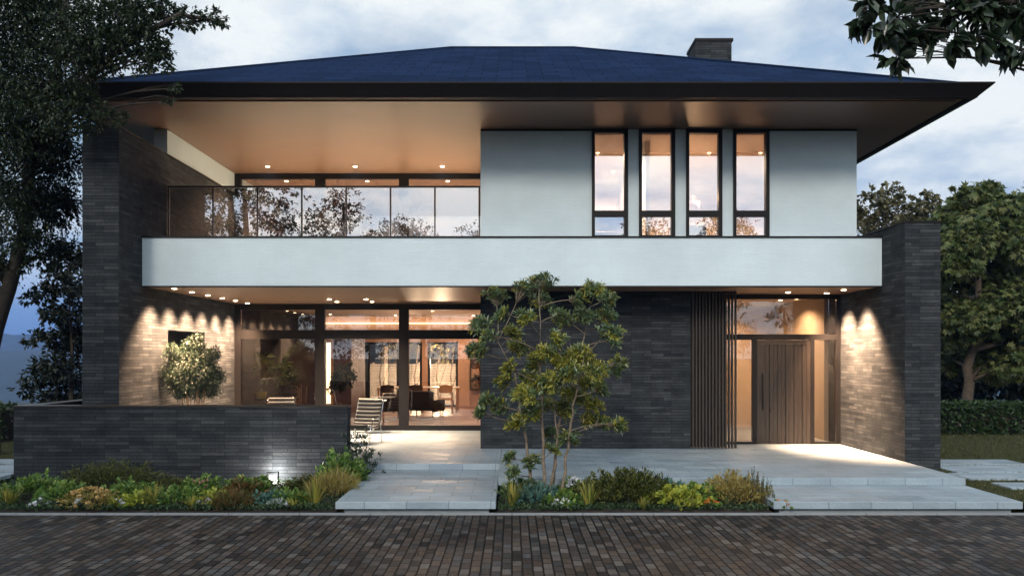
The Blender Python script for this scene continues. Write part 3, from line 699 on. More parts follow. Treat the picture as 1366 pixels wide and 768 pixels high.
# right bed
shrub('leafy_clump', 'dark green clump between the path and the tree stems', 700, 645, 12.4, 52, 34, 'leaf_tree', .07, .035, 520, 'oval', group=RG)
shrub('leafy_clump', 'narrow-leaved blue-green clump at the foot of the tree', 716, 654, 12.0, 46, 32, 'leaf_blue', .085, .022, 520, 'diamond', group=RG)
shrub('leafy_clump', 'fresh green clump between the stems and the golden sword-leaved plant', 752, 660, 11.8, 46, 26, 'leaf_green', .055, .035, 420, 'oval', group=RG)
shrub('white_flower', 'tall white flowers behind the tree stems', 764, 642, 12.5, 34, 30, 'leaf_green', .05, .03, 260, 'oval', 'petal_white', 170, .03, group='white flowers under the tree', cat='flower')
shrub('white_flower', 'low white flowers at the kerb under the tree', 749, 670, 11.65, 26, 14, 'leaf_silver', .035, .02, 120, 'oval', 'petal_white', 90, .03, group='white flowers under the tree', cat='flower')
shrub('mounded_shrub', 'broad dense olive green mound in the middle of the right bed', 836, 640, 12.2, 100, 46, 'leaf_yew', .05, .022, 3600, 'oval', fill=.75)
shrub('leafy_clump', 'blue-green clump against the platform edge behind the lime clump', 886, 644, 12.6, 46, 32, 'leaf_blue', .07, .04, 360, 'oval', group=RG)
shrub('leafy_clump', 'lime yellow ivy-like clump right of the olive mound', 904, 656, 11.9, 66, 34, 'leaf_lime', .07, .05, 520, 'oval', group=RG)
shrub('leafy_clump', 'mid-green clump between the lime clump and the golden shrub', 936, 650, 12.1, 46, 36, 'leaf_green', .065, .045, 420, 'oval', group=RG)
shrub('golden_shrub', 'feathery golden shrub near the right end of the bed', 980, 640, 12.1, 66, 46, 'leaf_gold', .06, .014, 2300, 'diamond', up=.6)
shrub('silver_tuft', 'pale grey feathery tuft behind the golden shrub', 965, 638, 12.7, 34, 34, 'leaf_silver', .07, .01, 500, 'blade', up=.9, cat='plant')
shrub('orange_flower', 'orange flowers in front of the golden shrub', 946, 670, 11.65, 26, 16, 'leaf_green', .04, .025, 130, 'oval', 'petal_orange', 90, .03, group='orange flowers along the kerb', cat='flower')
shrub('orange_flower', 'orange flowers at the corner of the lower step', 1042, 674, 11.6, 24, 12, 'leaf_green', .035, .02, 110, 'oval', 'petal_orange', 80, .03, group='orange flowers along the kerb', cat='flower')
# rosemary: upright shoots
t = thing('upright_shrub', 'dark upright shrub with pointed shoots at the right end of the bed', 'shrub', (ax(1010, 12.0), 12.0, .05))
arr = []; sm = MB()
for i in range(46):
    x = ax(1010, 12) + random.gauss(0, .10); y = 12 + random.gauss(0, .08); hh = (.52 - 1.0 * abs(x - ax(1006, 12))) * random.uniform(.75, 1.1); hh = max(.15, hh)
    ex = x + random.gauss(0, .04); n = 48; u = rng.random(n)
    P = np.stack([x + (ex - x) * u, np.full(n, y), .05 + hh * u], 1); D = rdir(n) * .7 + np.array([0, 0, .9])
    arr.append(leaf_arrays(P, D, .035 * (1.1 - .5 * u), .011, .2)); sm.tube([(x, y, .03), (ex, y, .05 + hh * .95)], [.005, .002], 4)
leaves_obj('foliage', arr, 'leaf_yew', t); sm.build('stem', 'bark', t)
# low ground cover that nobody could count
def cover(n, x0, x1, y0, y1):
    P = np.stack([x0 + (x1 - x0) * rng.random(n), y0 + (y1 - y0) * rng.random(n), .05 + .05 * rng.random(n)], 1)
    return leaf_arrays(P, rdir(n) * .8 + np.array([0, 0, .7]), .03 + .03 * rng.random(n), .022, .2, 'oval')
tag(leaves_obj('ground_cover', [cover(9000, -9.6, -2.56, 11.47, 14.1), cover(3000, -9.6, -2.56, 11.47, 11.75), cover(3600, -.2, 3.65, 11.47, 12.9), cover(1300, -.2, 3.65, 11.47, 11.75)], 'leaf_hedge', loc=(-5, 12, .05)), 'low dark green ground cover filling the planting beds', 'ground cover', kind='stuff')

# ================================================================== TREES
# small multi-stem tree in the right bed
CX = lambda cx, cy, Y=12.2: at(600 + cx / 2.194, 350 + cy / 2.194, Y)
tl = thing('multi_stem_tree', 'slender multi-stem garden tree with rosettes of narrow leaves in front of the dark brick wall', 'tree', (ax(722, 12.2), 12.2, .04))
st = [[(245, 690), (222, 510), (190, 320), (140, 230)], [(278, 690), (272, 480), (268, 350), (262, 130)], [(300, 685), (318, 480), (370, 330), (410, 130)], [(322, 700), (345, 540), (362, 420), (392, 280)], [(292, 685), (306, 590), (316, 500), (300, 380)]]
dense = []
tm = MB()
for k, s_ in enumerate(st):
    pts = [CX(x, y, 12.2 + (.12, -.08, .16, -.14, .05)[k] * (1 + .8 * i)) for i, (x, y) in enumerate(s_)]
    pts[0].z = .0
    P = []
    for a, b in zip(pts, pts[1:]):
        for q in range(5): P.append(a.lerp(b, q / 5) + Vector((random.gauss(0, .008), random.gauss(0, .008), 0)))
    P.append(pts[-1]); m = len(P); rr = [.027 * (1 - .78 * i / (m - 1)) for i in range(m)]
    tm.tube(P, rr, 8); dense += list(zip(P, rr))
BL = [(130,100,40),(210,80,35),(265,60,45),(270,110,35),(155,150,25),(90,185,35),(85,260,35),(115,215,25),(220,165,30),(185,205,25),(195,250,30),(320,155,30),(345,170,30),(420,80,30),(460,105,35),(370,110,25),(395,155,35),(450,160,40),(465,205,35),(480,230,20),(315,225,30),(285,270,35),(250,290,30),(180,310,25),(160,350,30),(110,405,30),(90,440,20),(150,420,30),(200,470,35),(240,440,35),(215,390,40),(260,370,40),(300,350,40),(380,270,40),(400,300,35),(350,320,35),(430,320,35),(470,310,30),(490,295,25),(400,350,30),(440,370,25),(380,400,35),(330,430,35),(420,420,30),(400,460,30),(450,470,30),(490,475,25),(345,515,35),(300,500,25),(300,550,18),(240,585,25),(180,575,18),(185,615,20),(230,340,30),(280,420,30),(350,380,30),(330,290,28)]
L1, L2 = [], []
bm_ = MB()
for cx, cy, r in BL:
    Y = 12.2 + random.uniform(-.75, .75) * (.4 if cy > 520 else 1); c = CX(cx, cy, Y); rw = r / 2.194 * 12.2 / F
    cand = [(p, q) for p, q in dense if p.z < c.z - .05] or dense
    p, q = min(cand, key=lambda s: (s[0] - c).length)
    pts = curve_pts(p, c, -.05 if random.random() < .5 else .12); bm_.tube(pts, [min(q * .7, .012), .008, .007, .006, .004], 5)
    glow = .3 + .65 * (180 < cy < 500) * (150 < cx < 440)  # yellower leaves mid-crown: the warm glow is put into the leaf colour
    for j in range(max(5, int(r / (1.1 if 230 < cy < 490 else 1.5)))):
        e = np.array(c) + rdir(1)[0] * rw * np.array((1, 1, .75)) * random.uniform(.35, .95); ax_ = unit(e - np.array(p) + np.array((0, 0, .25)) * np.linalg.norm(e - np.array(p)))
        bm_.tube([pts[3], Vector(e)], [.004, .0025], 4)
        n = random.randint(13, 19); a = np.linspace(0, 2 * np.pi, n, endpoint=False) + rng.random(n) * .5
        u = np.cross(ax_, rdir(1)[0]); u = u / np.linalg.norm(u); w = np.cross(ax_, u)
        D = (np.cos(a)[:, None] * u + np.sin(a)[:, None] * w) * (.8 + .3 * rng.random((n, 1))) + ax_ * (.15 + .9 * rng.random((n, 1))) + np.array((0, 0, -.12))
        A = leaf_arrays(np.repeat(e[None], n, 0) + D * .01, D, .066 + .046 * rng.random(n), .019 + .007 * rng.random(n), .2, 'oval')
        (L2 if random.random() < glow * .75 else L1).append(A)
o_ = len(tm.v); tm.v += bm_.v; tm.f += [tuple(i + o_ for i in q) for q in bm_.f]; tm.uv += bm_.uv; tm.build('trunk', 'bark_pale', tl, smooth=True)
leaves_obj('crown', L1, 'leaf_tree', tl); leaves_obj('crown', L2, 'leaf_treeglow', tl)

def blob(px, py, r, Y): return (at(px, py, Y), r * Y / F)
# big dark tree at the left
LT = [(0,30,70,15),(60,20,60,15),(110,40,50,14),(160,30,42,13.6),(195,55,32,13.4),(212,80,20,13.3),(186,82,22,13.5),(118,80,38,13.8),(70,90,60,15),(10,110,70,16),(40,160,60,15),(98,150,44,14.2),(138,148,14,13.8),(162,158,12,13.8),(85,215,40,16.6),(30,230,60,16),(70,275,42,17),(20,300,46,16),(60,335,36,17),(90,330,22,17),(10,352,26,17),(225,18,20,13.4),(250,26,18,13.3),(282,22,14,13.2),(300,30,10,13.2),(212,6,24,13.4),(150,-20,50,14),(60,-40,80,15),(236,118,9,13.3),(228,135,7,13.3),(-60,100,90,16),(-70,250,80,17),(-50,350,60,17),(190,20,30,13.5),(118,68,30,13.6),(215,70,20,13.4),(145,60,36,13.6),(60,190,40,15.5),(20,180,50,15),(95,265,24,17),(40,270,40,16.5),(100,128,26,13.9)]
bl = [blob(*b) for b in LT]
bx = at(2, 560, 17.2)
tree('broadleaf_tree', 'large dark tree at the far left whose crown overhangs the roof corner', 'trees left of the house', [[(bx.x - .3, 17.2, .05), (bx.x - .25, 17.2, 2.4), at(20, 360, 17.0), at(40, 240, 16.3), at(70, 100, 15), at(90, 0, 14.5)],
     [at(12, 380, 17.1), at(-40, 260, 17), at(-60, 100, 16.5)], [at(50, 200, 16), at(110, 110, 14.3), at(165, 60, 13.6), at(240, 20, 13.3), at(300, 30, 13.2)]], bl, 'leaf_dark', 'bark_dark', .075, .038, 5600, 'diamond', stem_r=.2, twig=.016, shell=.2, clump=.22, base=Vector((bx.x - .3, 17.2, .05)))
D2 = [(60,390,16,24),(85,378,24,24),(100,415,26,25),(74,418,18,24),(52,452,16,24),(88,455,26,25),(72,490,24,24),(100,495,26,25),(52,500,18,24),(85,522,22,25),(104,450,22,25),(40,398,10,24),(35,520,12,24),(110,540,24,25),(65,540,18,24),(104,380,20,25),(90,345,24,25)]
bx = at(97, 545, 24.6)
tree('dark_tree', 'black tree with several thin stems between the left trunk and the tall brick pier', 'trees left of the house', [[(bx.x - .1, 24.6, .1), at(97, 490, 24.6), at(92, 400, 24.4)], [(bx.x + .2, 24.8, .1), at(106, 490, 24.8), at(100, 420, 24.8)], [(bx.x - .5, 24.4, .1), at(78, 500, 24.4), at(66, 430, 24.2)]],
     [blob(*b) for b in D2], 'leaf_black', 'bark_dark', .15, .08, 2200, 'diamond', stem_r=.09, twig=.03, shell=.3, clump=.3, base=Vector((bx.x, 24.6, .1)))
# maple at the right
MP = [(1290,268,22),(1315,262,26),(1270,300,28),(1310,300,35),(1350,305,28),(1272,345,32),(1320,350,38),(1365,345,35),(1265,395,30),(1315,400,38),(1360,400,38),(1272,440,30),(1315,450,32),(1360,455,35),(1270,482,20),(1310,490,20),(1355,488,25),(1400,380,50),(1400,460,40),(1405,310,40),(1330,500,16),(1262,340,22),(1258,440,20),(1290,320,30),(1340,278,26),(1264,292,20),(1378,325,34),(1340,420,36),(1385,420,40),(1300,425,30)]
bl = [(at(px, py, 25.5 + random.uniform(-1.4, 1.4)), r * 25.5 / F) for px, py, r in MP]
bx = at(1291, 545, 25.5)
tree('maple_tree', 'broad maple with star-shaped leaves behind the hedge on the right', 'trees right of the house', [[(bx.x, 25.5, .1), at(1292, 490, 25.5), at(1305, 400, 25.5), at(1312, 290, 25.5)], [at(1295, 470, 25.5), at(1350, 400, 25.3), at(1370, 330, 25.3)]], bl, 'leaf_maple', 'bark', .19, .21, 1500, 'palm', stem_r=.19, twig=.035, shell=.5, droop=.6, clump=.3, base=Vector((bx.x, 25.5, .1)))
# olive-coloured tree behind the pier
OT = [(1160,270,24),(1185,262,20),(1172,295,26),(1205,285,26),(1228,268,20),(1245,285,22),(1215,310,28),(1160,320,28),(1245,320,28),(1195,330,26),(1150,292,18)]
bl = [(at(px, py, 31 + random.uniform(-1.4, 1.4)), r * 31 / F) for px, py, r in OT]
bx = ax(1200, 31)
tree('olive_tree', 'brownish olive tree showing above the right brick pier', 'trees right of the house', [[(bx, 31, .1), (bx, 31, 4), at(1200, 290, 31)]], bl, 'leaf_olive', 'bark', .19, .13, 700, 'oval', stem_r=.18, twig=.04)
# thin-leaved tree at the right edge
bl = [(at(px, py, 29 + random.uniform(-1, 1)), r * 29 / F) for px, py, r in ((1350, 275, 14), (1362, 290, 16), (1340, 290, 10), (1372, 270, 18), (1385, 300, 26), (1358, 320, 22), (1390, 260, 20), (1395, 345, 30))]
tree('thin_leaved_tree', 'sparse tree with drooping narrow leaves at the right edge, behind the maple', 'trees right of the house', [[(ax(1385, 29), 29, .1), (ax(1385, 29), 29, 4), at(1385, 290, 29)]], bl, 'leaf_dark', 'bark', .3, .07, 420, 'diamond', stem_r=.15, twig=.03, droop=.6)
# dark trees closing the view behind the maple and behind the house
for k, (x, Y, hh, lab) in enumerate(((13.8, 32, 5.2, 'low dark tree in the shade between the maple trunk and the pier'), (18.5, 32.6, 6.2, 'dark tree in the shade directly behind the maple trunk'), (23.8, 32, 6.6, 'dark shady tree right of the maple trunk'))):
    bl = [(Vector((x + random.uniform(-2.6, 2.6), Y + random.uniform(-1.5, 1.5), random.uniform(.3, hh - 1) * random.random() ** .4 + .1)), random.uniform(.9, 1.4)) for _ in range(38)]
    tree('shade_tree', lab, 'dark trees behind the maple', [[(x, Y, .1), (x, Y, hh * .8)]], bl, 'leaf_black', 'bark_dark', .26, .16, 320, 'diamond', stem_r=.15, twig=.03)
# overhanging branch, top right, near the camera: its tree stands right of the frame
OB = [(1150,12,20,6),(1185,25,26,6),(1200,62,18,6),(1230,20,30,6.2),(1255,55,20,6),(1275,15,30,6.2),(1310,25,26,6.2),(1330,55,16,6),(1352,25,26,6.2),(1362,70,12,6),(1345,-10,40,6.3),(1250,-20,40,6.3),(1400,20,40,6.4),(1195,78,8,6),(1300,50,14,6),(1420,-50,60,6.4),(1165,35,10,6)]
bl = [blob(*b) for b in OB]
bx = Vector((5.6, 6.8, 0))
tree('magnolia_tree', 'glossy dark branch with large leaves hanging in at the top right corner', 'trees at the street', [[(5.6, 6.8, .0), (5.5, 6.7, 3.2), (5.1, 6.6, 5.0)], [(5.5, 6.7, 3.2), at(1480, -20, 6.5), at(1400, 5, 6.3), at(1300, 0, 6.15), at(1220, 15, 6.1), at(1150, 15, 6.0)]], bl, 'leaf_glossy', 'bark_dark', .14, .06, 2600, 'oval', stem_r=.07, twig=.008, droop=.5, shell=.3, clump=.35, base=bx)
# wood across the street, seen mirrored in the panes
arr = []
tmb = MB()
for i in range(17):
    x = -34 + i * 4.4 + random.uniform(-1, 1); y = -17 + random.uniform(-3, 3) - .012 * x * x; hh = random.uniform(5.0, 7.2)
    if i in (1, 2, 3, 4, 5, 6): hh = (11, 13, 14, 13.5, 11, 12)[i - 1]; x = (-22, -19, -13.5, -12.5, -17, -9)[i - 1]; y = (-2, -7, -6.5, -1.5, 1.0, -9)[i - 1]
    if i in (7, 8, 10, 11, 13): hh = (12.2, 0, 0, 13.5)[0] if i == 7 else (11.2, 11.6, 12.4, 10.5)[(8, 10, 11, 13).index(i)]; x = {7: -7, 8: -2.6, 10: 9.2, 11: 14.2, 13: 22}[i]; y = -20
    tmb.tube([(x, y, 0), (x + .2, y, hh * .5), (x, y, hh * .85)], [.25, .18, .06], 7)
    nb = int(10 * hh / 6)
    for _ in range(nb):
        zc = random.uniform(.22 * hh, hh - .8); w_ = 2.3 * math.sin(math.pi * min(1, .15 + .85 * zc / hh)) * (1.35 if hh > 12 else 1)
        arr.append(blob_leaves((x + random.uniform(-w_, w_), y + random.uniform(-w_, w_), zc), random.uniform(.9, 1.5), 330, .19, .10, 'diamond'))
wo = thing('woodland', 'dark wood across the street, mirrored in the window panes', 'trees', (0, -18, 0)); wo['kind'] = 'stuff'
a_ = leaves_obj('crown', arr, 'leaf_dark', wo); b_ = tmb.build('trunk', 'bark_dark', wo)
a_['kind'] = 'stuff'; b_['kind'] = 'stuff'

# hedges
def hedge(label, x0, x1, y0, y1, z0, z1, n, leaf='leaf_hedge', group=None):
    t = thing('hedge', label, 'hedge', ((x0 + x1) / 2, (y0 + y1) / 2, z0), group)
    P = np.stack([x0 + (x1 - x0) * rng.random(n), y0 + (y1 - y0) * rng.random(n), z0 + (z1 - z0) * rng.random(n)], 1)
    f = rng.random(n); P[f < .5, 1] = y0 + .08 * rng.random((f < .5).sum()); top = (f > .5) & (f < .75); P[top, 2] = z1 - .06 * rng.random(top.sum())
    P += rdir(n) * .03
    leaves_obj('foliage', [leaf_arrays(P, rdir(n) * .8 + np.array([0, -.5, .25]), .09 + .05 * rng.random(n), .06, .2, 'oval')], leaf, t)
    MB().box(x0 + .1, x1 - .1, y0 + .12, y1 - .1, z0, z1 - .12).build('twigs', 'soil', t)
hedge('clipped green hedge across the right lawn under the maple', 7.9, 17, 21.5, 22.3, .12, .97, 9000)
hedge('dark clipped hedge at the far left behind the end of the low wall', -16.2, -12.35, 19.6, 20.4, .12, 1.02, 3500)

# ================================================================== TERRACE FURNITURE
# potted bamboo-like shrub
px_, Y_ = 260, 17.0
x_ = ax(px_, Y_)
pt = thing('potted_shrub', 'round potted shrub with fine pale leaves and bare stems by the lit brick wall', 'plant', (x_, Y_, .286))
MB().lathe((x_, Y_, .286), [(.20, 0), (.25, .32), (.27, .40), (.27, .44), (.24, .44), (.23, .38)], 22).build('pot', 'dark_metal', pt, smooth=True)
MB().lathe((x_, Y_, .286), [(.225, .36), (.225, .37)], 18).build('earth', 'soil', pt)
sm = MB()
for i in range(13):
    a = random.random() * 6.28; q = random.uniform(.04, .19); sm.tube([(x_ + math.cos(a) * q, Y_ + math.sin(a) * q, .65), (x_ + math.cos(a) * q * 1.4, Y_ + math.sin(a) * q * 1.4, 1.4), (x_ + math.cos(a) * q * 2.0, Y_ + math.sin(a) * q * 2.0, 2.1)], [.011, .009, .005], 5)
sm.build('stem', 'light_wood', pt)
arr = [blob_leaves(at(px, py, Y_ + random.uniform(-.3, .3)), r * Y_ / F, int(r * r * 5) + 110, .085, .015, 'diamond', droop=.35, shell=.45, clump=.34) for px, py, r in ((258,463,13),(240,478,16),(275,478,15),(258,490,22),(236,500,16),(282,500,16),(258,510,22),(240,518,14),(278,518,14),(229,468,9),(285,470,8),(262,450,7),(258,500,30),(248,470,10))]
leaves_obj('foliage', arr, 'leaf_bamboo', pt)
# lounge chair: chrome frame, black rolls, highlights between them painted as pale tubes
def lounge_chair(label, x, y, a):
    t = thing('lounge_chair', label, 'lounge chair', (x, y, .286), 'striped lounge chairs on the terrace')
    hw = .31
    def W_(m): m.rot((x, y), a); return m
    # side profile: seat front (towards -y) to the back top
    prof = [(-.42, .40), (-.30, .375), (-.12, .345), (.06, .335), (.17, .36), (.24, .46), (.31, .60), (.38, .75), (.44, .90), (.46, .95)]
    prof = [Vector((0, b, c)) for b, c in prof]
    fr = MB()
    for s_ in (-1, 1):
        fr.tube([(x + s_ * hw, y + p.y, .286 + p.z) for p in prof], .013, 7)
        fr.tube([(x + s_ * (hw + .01), y - .34, .287), (x + s_ * (hw + .01), y - .30, .286 + .36), (x + s_ * (hw + .01), y - .1, .286 + .56), (x + s_ * (hw + .01), y + .16, .286 + .55), (x + s_ * (hw + .01), y + .24, .286 + .44), (x + s_ * (hw + .01), y + .33, .287)], .012, 7)
    fr.tube([(x - hw, y - .31, .286 + .2), (x + hw, y - .31, .286 + .2)], .010, 6); fr.tube([(x - hw, y + .29, .286 + .2), (x + hw, y + .29, .286 + .2)], .010, 6)
    W_(fr).build('frame', 'chrome', t, smooth=True)
    # length along the profile
    P = []; 
    for a_, b_ in zip(prof, prof[1:]):
        for q in range(8): P.append(a_.lerp(b_, q / 8))
    P.append(prof[-1]); S = [0]
    for a_, b_ in zip(P, P[1:]): S.append(S[-1] + (b_ - a_).length)
    def pos(s):
        for i in range(1, len(S)):
            if S[i] >= s: return P[i - 1].lerp(P[i], (s - S[i - 1]) / max(1e-6, S[i] - S[i - 1]))
        return P[-1]
    nr = 13; st_ = S[-1] / nr; br = MB(); pp = MB()
    for k in range(nr):
        c = pos((k + .5) * st_); d = (pos(min(S[-1], (k + .9) * st_)) - pos((k + .1) * st_)).normalized(); nn = Vector((0, -d.z, d.y)); 
        ring = [(d * math.cos(q) * st_ * .40 + nn * math.sin(q) * .036) for q in [i * 2 * math.pi / 10 for i in range(10)]]
        i0 = len(br.v)
        xsn = [-hw + .02, -hw + .035, -hw * .5, 0, hw * .5, hw - .035, hw - .02]
        for q, xx in enumerate(xsn):
            sc_ = .55 if q in (0, 6) else 1; sg = -.012 * (1 - (xx / hw) ** 2)
            br.v += [(x + xx, y + c.y + r_.y * sc_ + nn.y * (.02 + sg), .286 + c.z + r_.z * sc_ + nn.z * (.02 + sg)) for r_ in ring]
        for q in range(6):
            for w in range(10): br.f.append((i0 + q * 10 + w, i0 + q * 10 + (w + 1) % 10, i0 + (q + 1) * 10 + (w + 1) % 10, i0 + (q + 1) * 10 + w)); br.uv += [(0, 0)] * 4
        br.f.append(tuple(i0 + w for w in range(10))); br.uv += [(0, 0)] * 10; br.f.append(tuple(i0 + 60 + w for w in reversed(range(10)))); br.uv += [(0, 0)] * 10
        e = pos((k + 1) * st_) if k < nr - 1 else prof[-1]
        pp.tube([(x + xx, y + e.y + nn.y * (.036 - .012 * (1 - (xx / hw) ** 2)), .286 + e.z + nn.z * (.036 - .012 * (1 - (xx / hw) ** 2))) for xx in (-hw + .02, -hw * .5, 0, hw * .5, hw - .02)], .0115, 8)
    W_(br).build('cushion', 'black_leather', t, smooth=True); W_(pp).build('highlight_line', 'highlight_cream', t, smooth=True)
    return t
lounge_chair('black lounge chair striped with pale highlights by the end of the low wall', ax(484, 18.3), 18.3, R(-14))
lounge_chair('striped lounge chair of which only the pale top edge shows above the low wall', ax(372, 18.7), 18.7, R(8))
def round_table(name, label, x, y, h, r, mat, z0=.286):
    t = thing(name, label, 'table', (x, y, z0))
    MB().lathe((x, y, z0), [(r * .98, h - .028), (r, h - .02), (r, h - .006), (r * .985, h)], 32).build('tabletop', mat, t)
    MB().lathe((x, y, z0), [(.028, .02), (.028, h - .029)], 12).build('pedestal', 'chrome', t)
    MB().lathe((x, y, z0), [(.2, 0), (.2, .012), (.03, .022)], 24).build('foot', 'chrome', t)
round_table('side_table', 'round pale terrace table just behind the striped lounge chair', ax(498, 20.5), 20.5, .84, .33, 'white_lacquer')

# ================================================================== LIVING ROOM
def legs(par, x0, x1, y0, y1, z0, z1, t, mat):
    for a in (x0, x1):
        for b in (y0, y1): MB().box(a - t, a + t, b - t, b + t, z0, z1).build('leg', mat, par)
tb = thing('dining_table', 'long pale dining table with thin legs before the rear windows', 'table', (ax(558, 28.5), 28.5, .30))
xa, xb = ax(504, 28.5), ax(613, 28.5)
MB().bbox(xa, xb, 28.1, 29.0, 1.11, 1.15).build('tabletop', 'white_lacquer', tb)
legs(tb, xa + .08, xb - .08, 28.16, 28.94, .30, 1.11, .03, 'light_wood')
def dining_chair(label, px, y, mat, face=0):
    x = ax(px, y); t = thing('dining_chair', label, 'chair', (x, y, .30), 'dining chairs at the long table')
    for a in (-.2, .2):
        MB().tube([(x + a, y + .2, .30), (x + a * .95, y + .18, .74)], [.016, .02], 6).rot((x, y), face).build('leg', mat, t)
        MB().tube([(x + a, y - .22, .30), (x + a * .95, y - .19, .76), (x + a * .95, y - .24, 1.20)], [.016, .02, .015], 6).rot((x, y), face).build('leg', mat, t)
    MB().bbox(x - .23, x + .23, y - .2, y + .22, .74, .79, .02).rot((x, y), face).build('seat', mat, t)
    m = MB(); n = 10
    pts = [(x - .23 + .46 * i / n, y - .25 + .05 * (1 - (2 * i / n - 1) ** 2) * -1) for i in range(n + 1)]
    for (a, b), (c, d) in zip(pts, pts[1:]):
        u = abs((a + c) / 2 - x) / .23; top = 1.26 - .05 * u ** 3; lo = .98 + .04 * u ** 3
        m.face([(a, b, lo), (c, d, lo), (c, d, top), (a, b, top)]); m.face([(c, d + .02, lo), (a, b + .02, lo), (a, b + .02, top), (c, d + .02, top)])
        m.face([(a, b, top), (c, d, top), (c, d + .02, top), (a, b + .02, top)]); m.face([(a, b + .02, lo), (c, d + .02, lo), (c, d, lo), (a, b, lo)])
    m.rot((x, y), face).build('backrest', mat, t)
dining_chair('dark dining chair at the left end of the long table', 518, 27.7, 'dark_wood')
dining_chair('dark dining chair at the middle of the long table', 556, 27.7, 'dark_wood')
dining_chair('light wooden dining chair at the right end of the long table', 595.5, 27.6, 'light_wood')
def armchair(label, px, y, w, h, a):
    x = ax(px, y); t = thing('armchair', label, 'armchair', (x, y, .30), 'low dark armchairs in the living room'); hw = w / 2; z0 = .30
    def B(*k): return MB().bbox(*k, .04).rot((x, y), a)
    B(x - hw + .1, x + hw - .1, y - .34, y + .36, z0 + .24, z0 + .46).build('seat', 'dark_fabric', t)
    B(x - hw + .06, x + hw - .06, y - .48, y - .30, z0 + .26, z0 + h).build('backrest', 'dark_fabric', t)
    for s_ in (-1, 1):
        B(min(x + s_ * hw, x + s_ * (hw - .09)), max(x + s_ * hw, x + s_ * (hw - .09)), y - .44, y + .38, z0 + .22, z0 + .58).build('armrest', 'dark_fabric', t)
        for b in (-.4, .34): MB().tube([(x + s_ * (hw - .06), y + b, z0), (x + s_ * (hw - .06), y + b, z0 + .25)], [.016, .024], 6).rot((x, y), a).build('leg', 'dark_wood', t)
    B(x - .2, x + .2, y - .32, y - .2, z0 + .47, z0 + .78).build('cushion', 'dark_fabric', t)
armchair('wide dark armchair right of the middle window post', 567, 25.4, 1.05, .86, R(-20))
armchair('dark armchair left of the middle window post', 518, 25.0, .85, .70, R(18))
def houseplant(name, label, x, y, z0, potmat, pr, ph, stem_h, blobs, leaf, L, W, n, kind='oval'):
    t = thing(name, label, 'plant', (x, y, z0))
    MB().lathe((x, y, z0), [(pr * .7, 0), (pr, ph), (pr, ph + .02), (pr * .9, ph + .02), (pr * .88, ph - .03)], 18).build('pot', potmat, t, smooth=True)
    MB().tube([(x, y, z0 + ph - .04), (x + .02, y, z0 + ph + stem_h * .6), (x, y, z0 + ph + stem_h)], [.02, .016, .01], 6).build('stem', 'bark', t)
    leaves_obj('foliage', [blob_leaves((x + a, y + b, z0 + ph + c), r, n, L, W, kind, shell=.3) for a, b, c, r in blobs], leaf, t)
houseplant('topiary_plant', 'indoor tree with a round dark head in a terracotta pot inside the glass', ax(456, 23.4), 23.4, .30, 'terracotta', .13, .26, .75, ((0, 0, 1.0, .36), (.1, 0, 1.25, .25), (-.12, 0, .85, .26)), 'leaf_dark', .13, .07, 170)
houseplant('broad_leaved_plant', 'large-leaved plant in a lime bowl behind the left pane', ax(348, 23.0), 23.0, 1.02, 'lime_glaze', .17, .18, .35, ((0, 0, .5, .36), (.28, 0, .6, .3), (-.2, 0, .75, .3), (.05, 0, .9, .25)), 'leaf_green', .34, .12, 36)
x_ = ax(348, 23.0); t = thing('plant_stand', 'slim dark stand carrying the lime bowl plant', 'stand', (x_, 23.0, .30))
MB().lathe((x_, 23.0, .30), [(.16, .70), (.16, .719)], 18).build('stand_top', 'dark_wood', t); 
for k in range(3): MB().tube([(x_ + .15 * math.cos(k * 2.1), 23 + .15 * math.sin(k * 2.1), .30), (x_ + .1 * math.cos(k * 2.1), 23 + .1 * math.sin(k * 2.1), .70)], .012, 6).build('leg', 'dark_wood', t)
houseplant('leafy_pot_plant', 'tall dark leafy pot plant beside the bright vertical edge of the opening', ax(382, 23.6), 23.6, .30, 'dark_metal', .16, .3, .9, ((0, 0, .5, .35), (.05, 0, .9, .32), (-.05, 0, 1.3, .25)), 'leaf_dark', .16, .05, 150)
for i, (px, py, Yp, w, h, m, fm, lab) in enumerate(((340, 428, 30.9, .40, .60, 'canvas_blue', 'light_wood', 'pale blue picture high on the rear wall behind the left upper pane'), (367, 429, 30.9, .55, .62, 'canvas_blue', 'canvas_dark', 'dark framed blue picture on the rear wall, second from the left'))):
    p = at(px, py, Yp); p.z = min(p.z, 3.40 - h / 2 + .0); t = thing('wall_picture', lab, 'picture', (p.x, Yp, p.z), 'pictures on the rear wall')
    MB().box(p.x - w / 2, p.x + w / 2, Yp, Yp + .04, p.z - h / 2, p.z + h / 2).build('picture_frame', fm, t)
    MB().box(p.x - w * .32, p.x + w * .32, Yp - .006, Yp - .001, p.z - h * .36, p.z + h * .36).build('canvas', m, t)
t = thing('wall_shelf', 'small recessed shelf with a plant on the right part of the rear wall', 'shelf', (ax(633, 30.8), 30.8, 1.0))
a, b = ax(627, 30.8), ax(641, 30.8); z0, z1 = az(520, 30.8), az(478, 30.8)
MB().box(a, b, 30.7, 30.98, z0, z0 + .04).box(a, b, 30.7, 30.98, z1 - .04, z1).box(a, a + .04, 30.7, 30.98, z0 + .04, z1 - .04).box(b - .04, b, 30.7, 30.98, z0 + .04, z1 - .04).build('shelf_frame', 'dark_wood', t)
leaves_obj('plant', [blob_leaves(((a + b) / 2, 30.85, (z0 + z1) / 2 - .2), .18, 120, .12, .04)], 'leaf_dark', t)
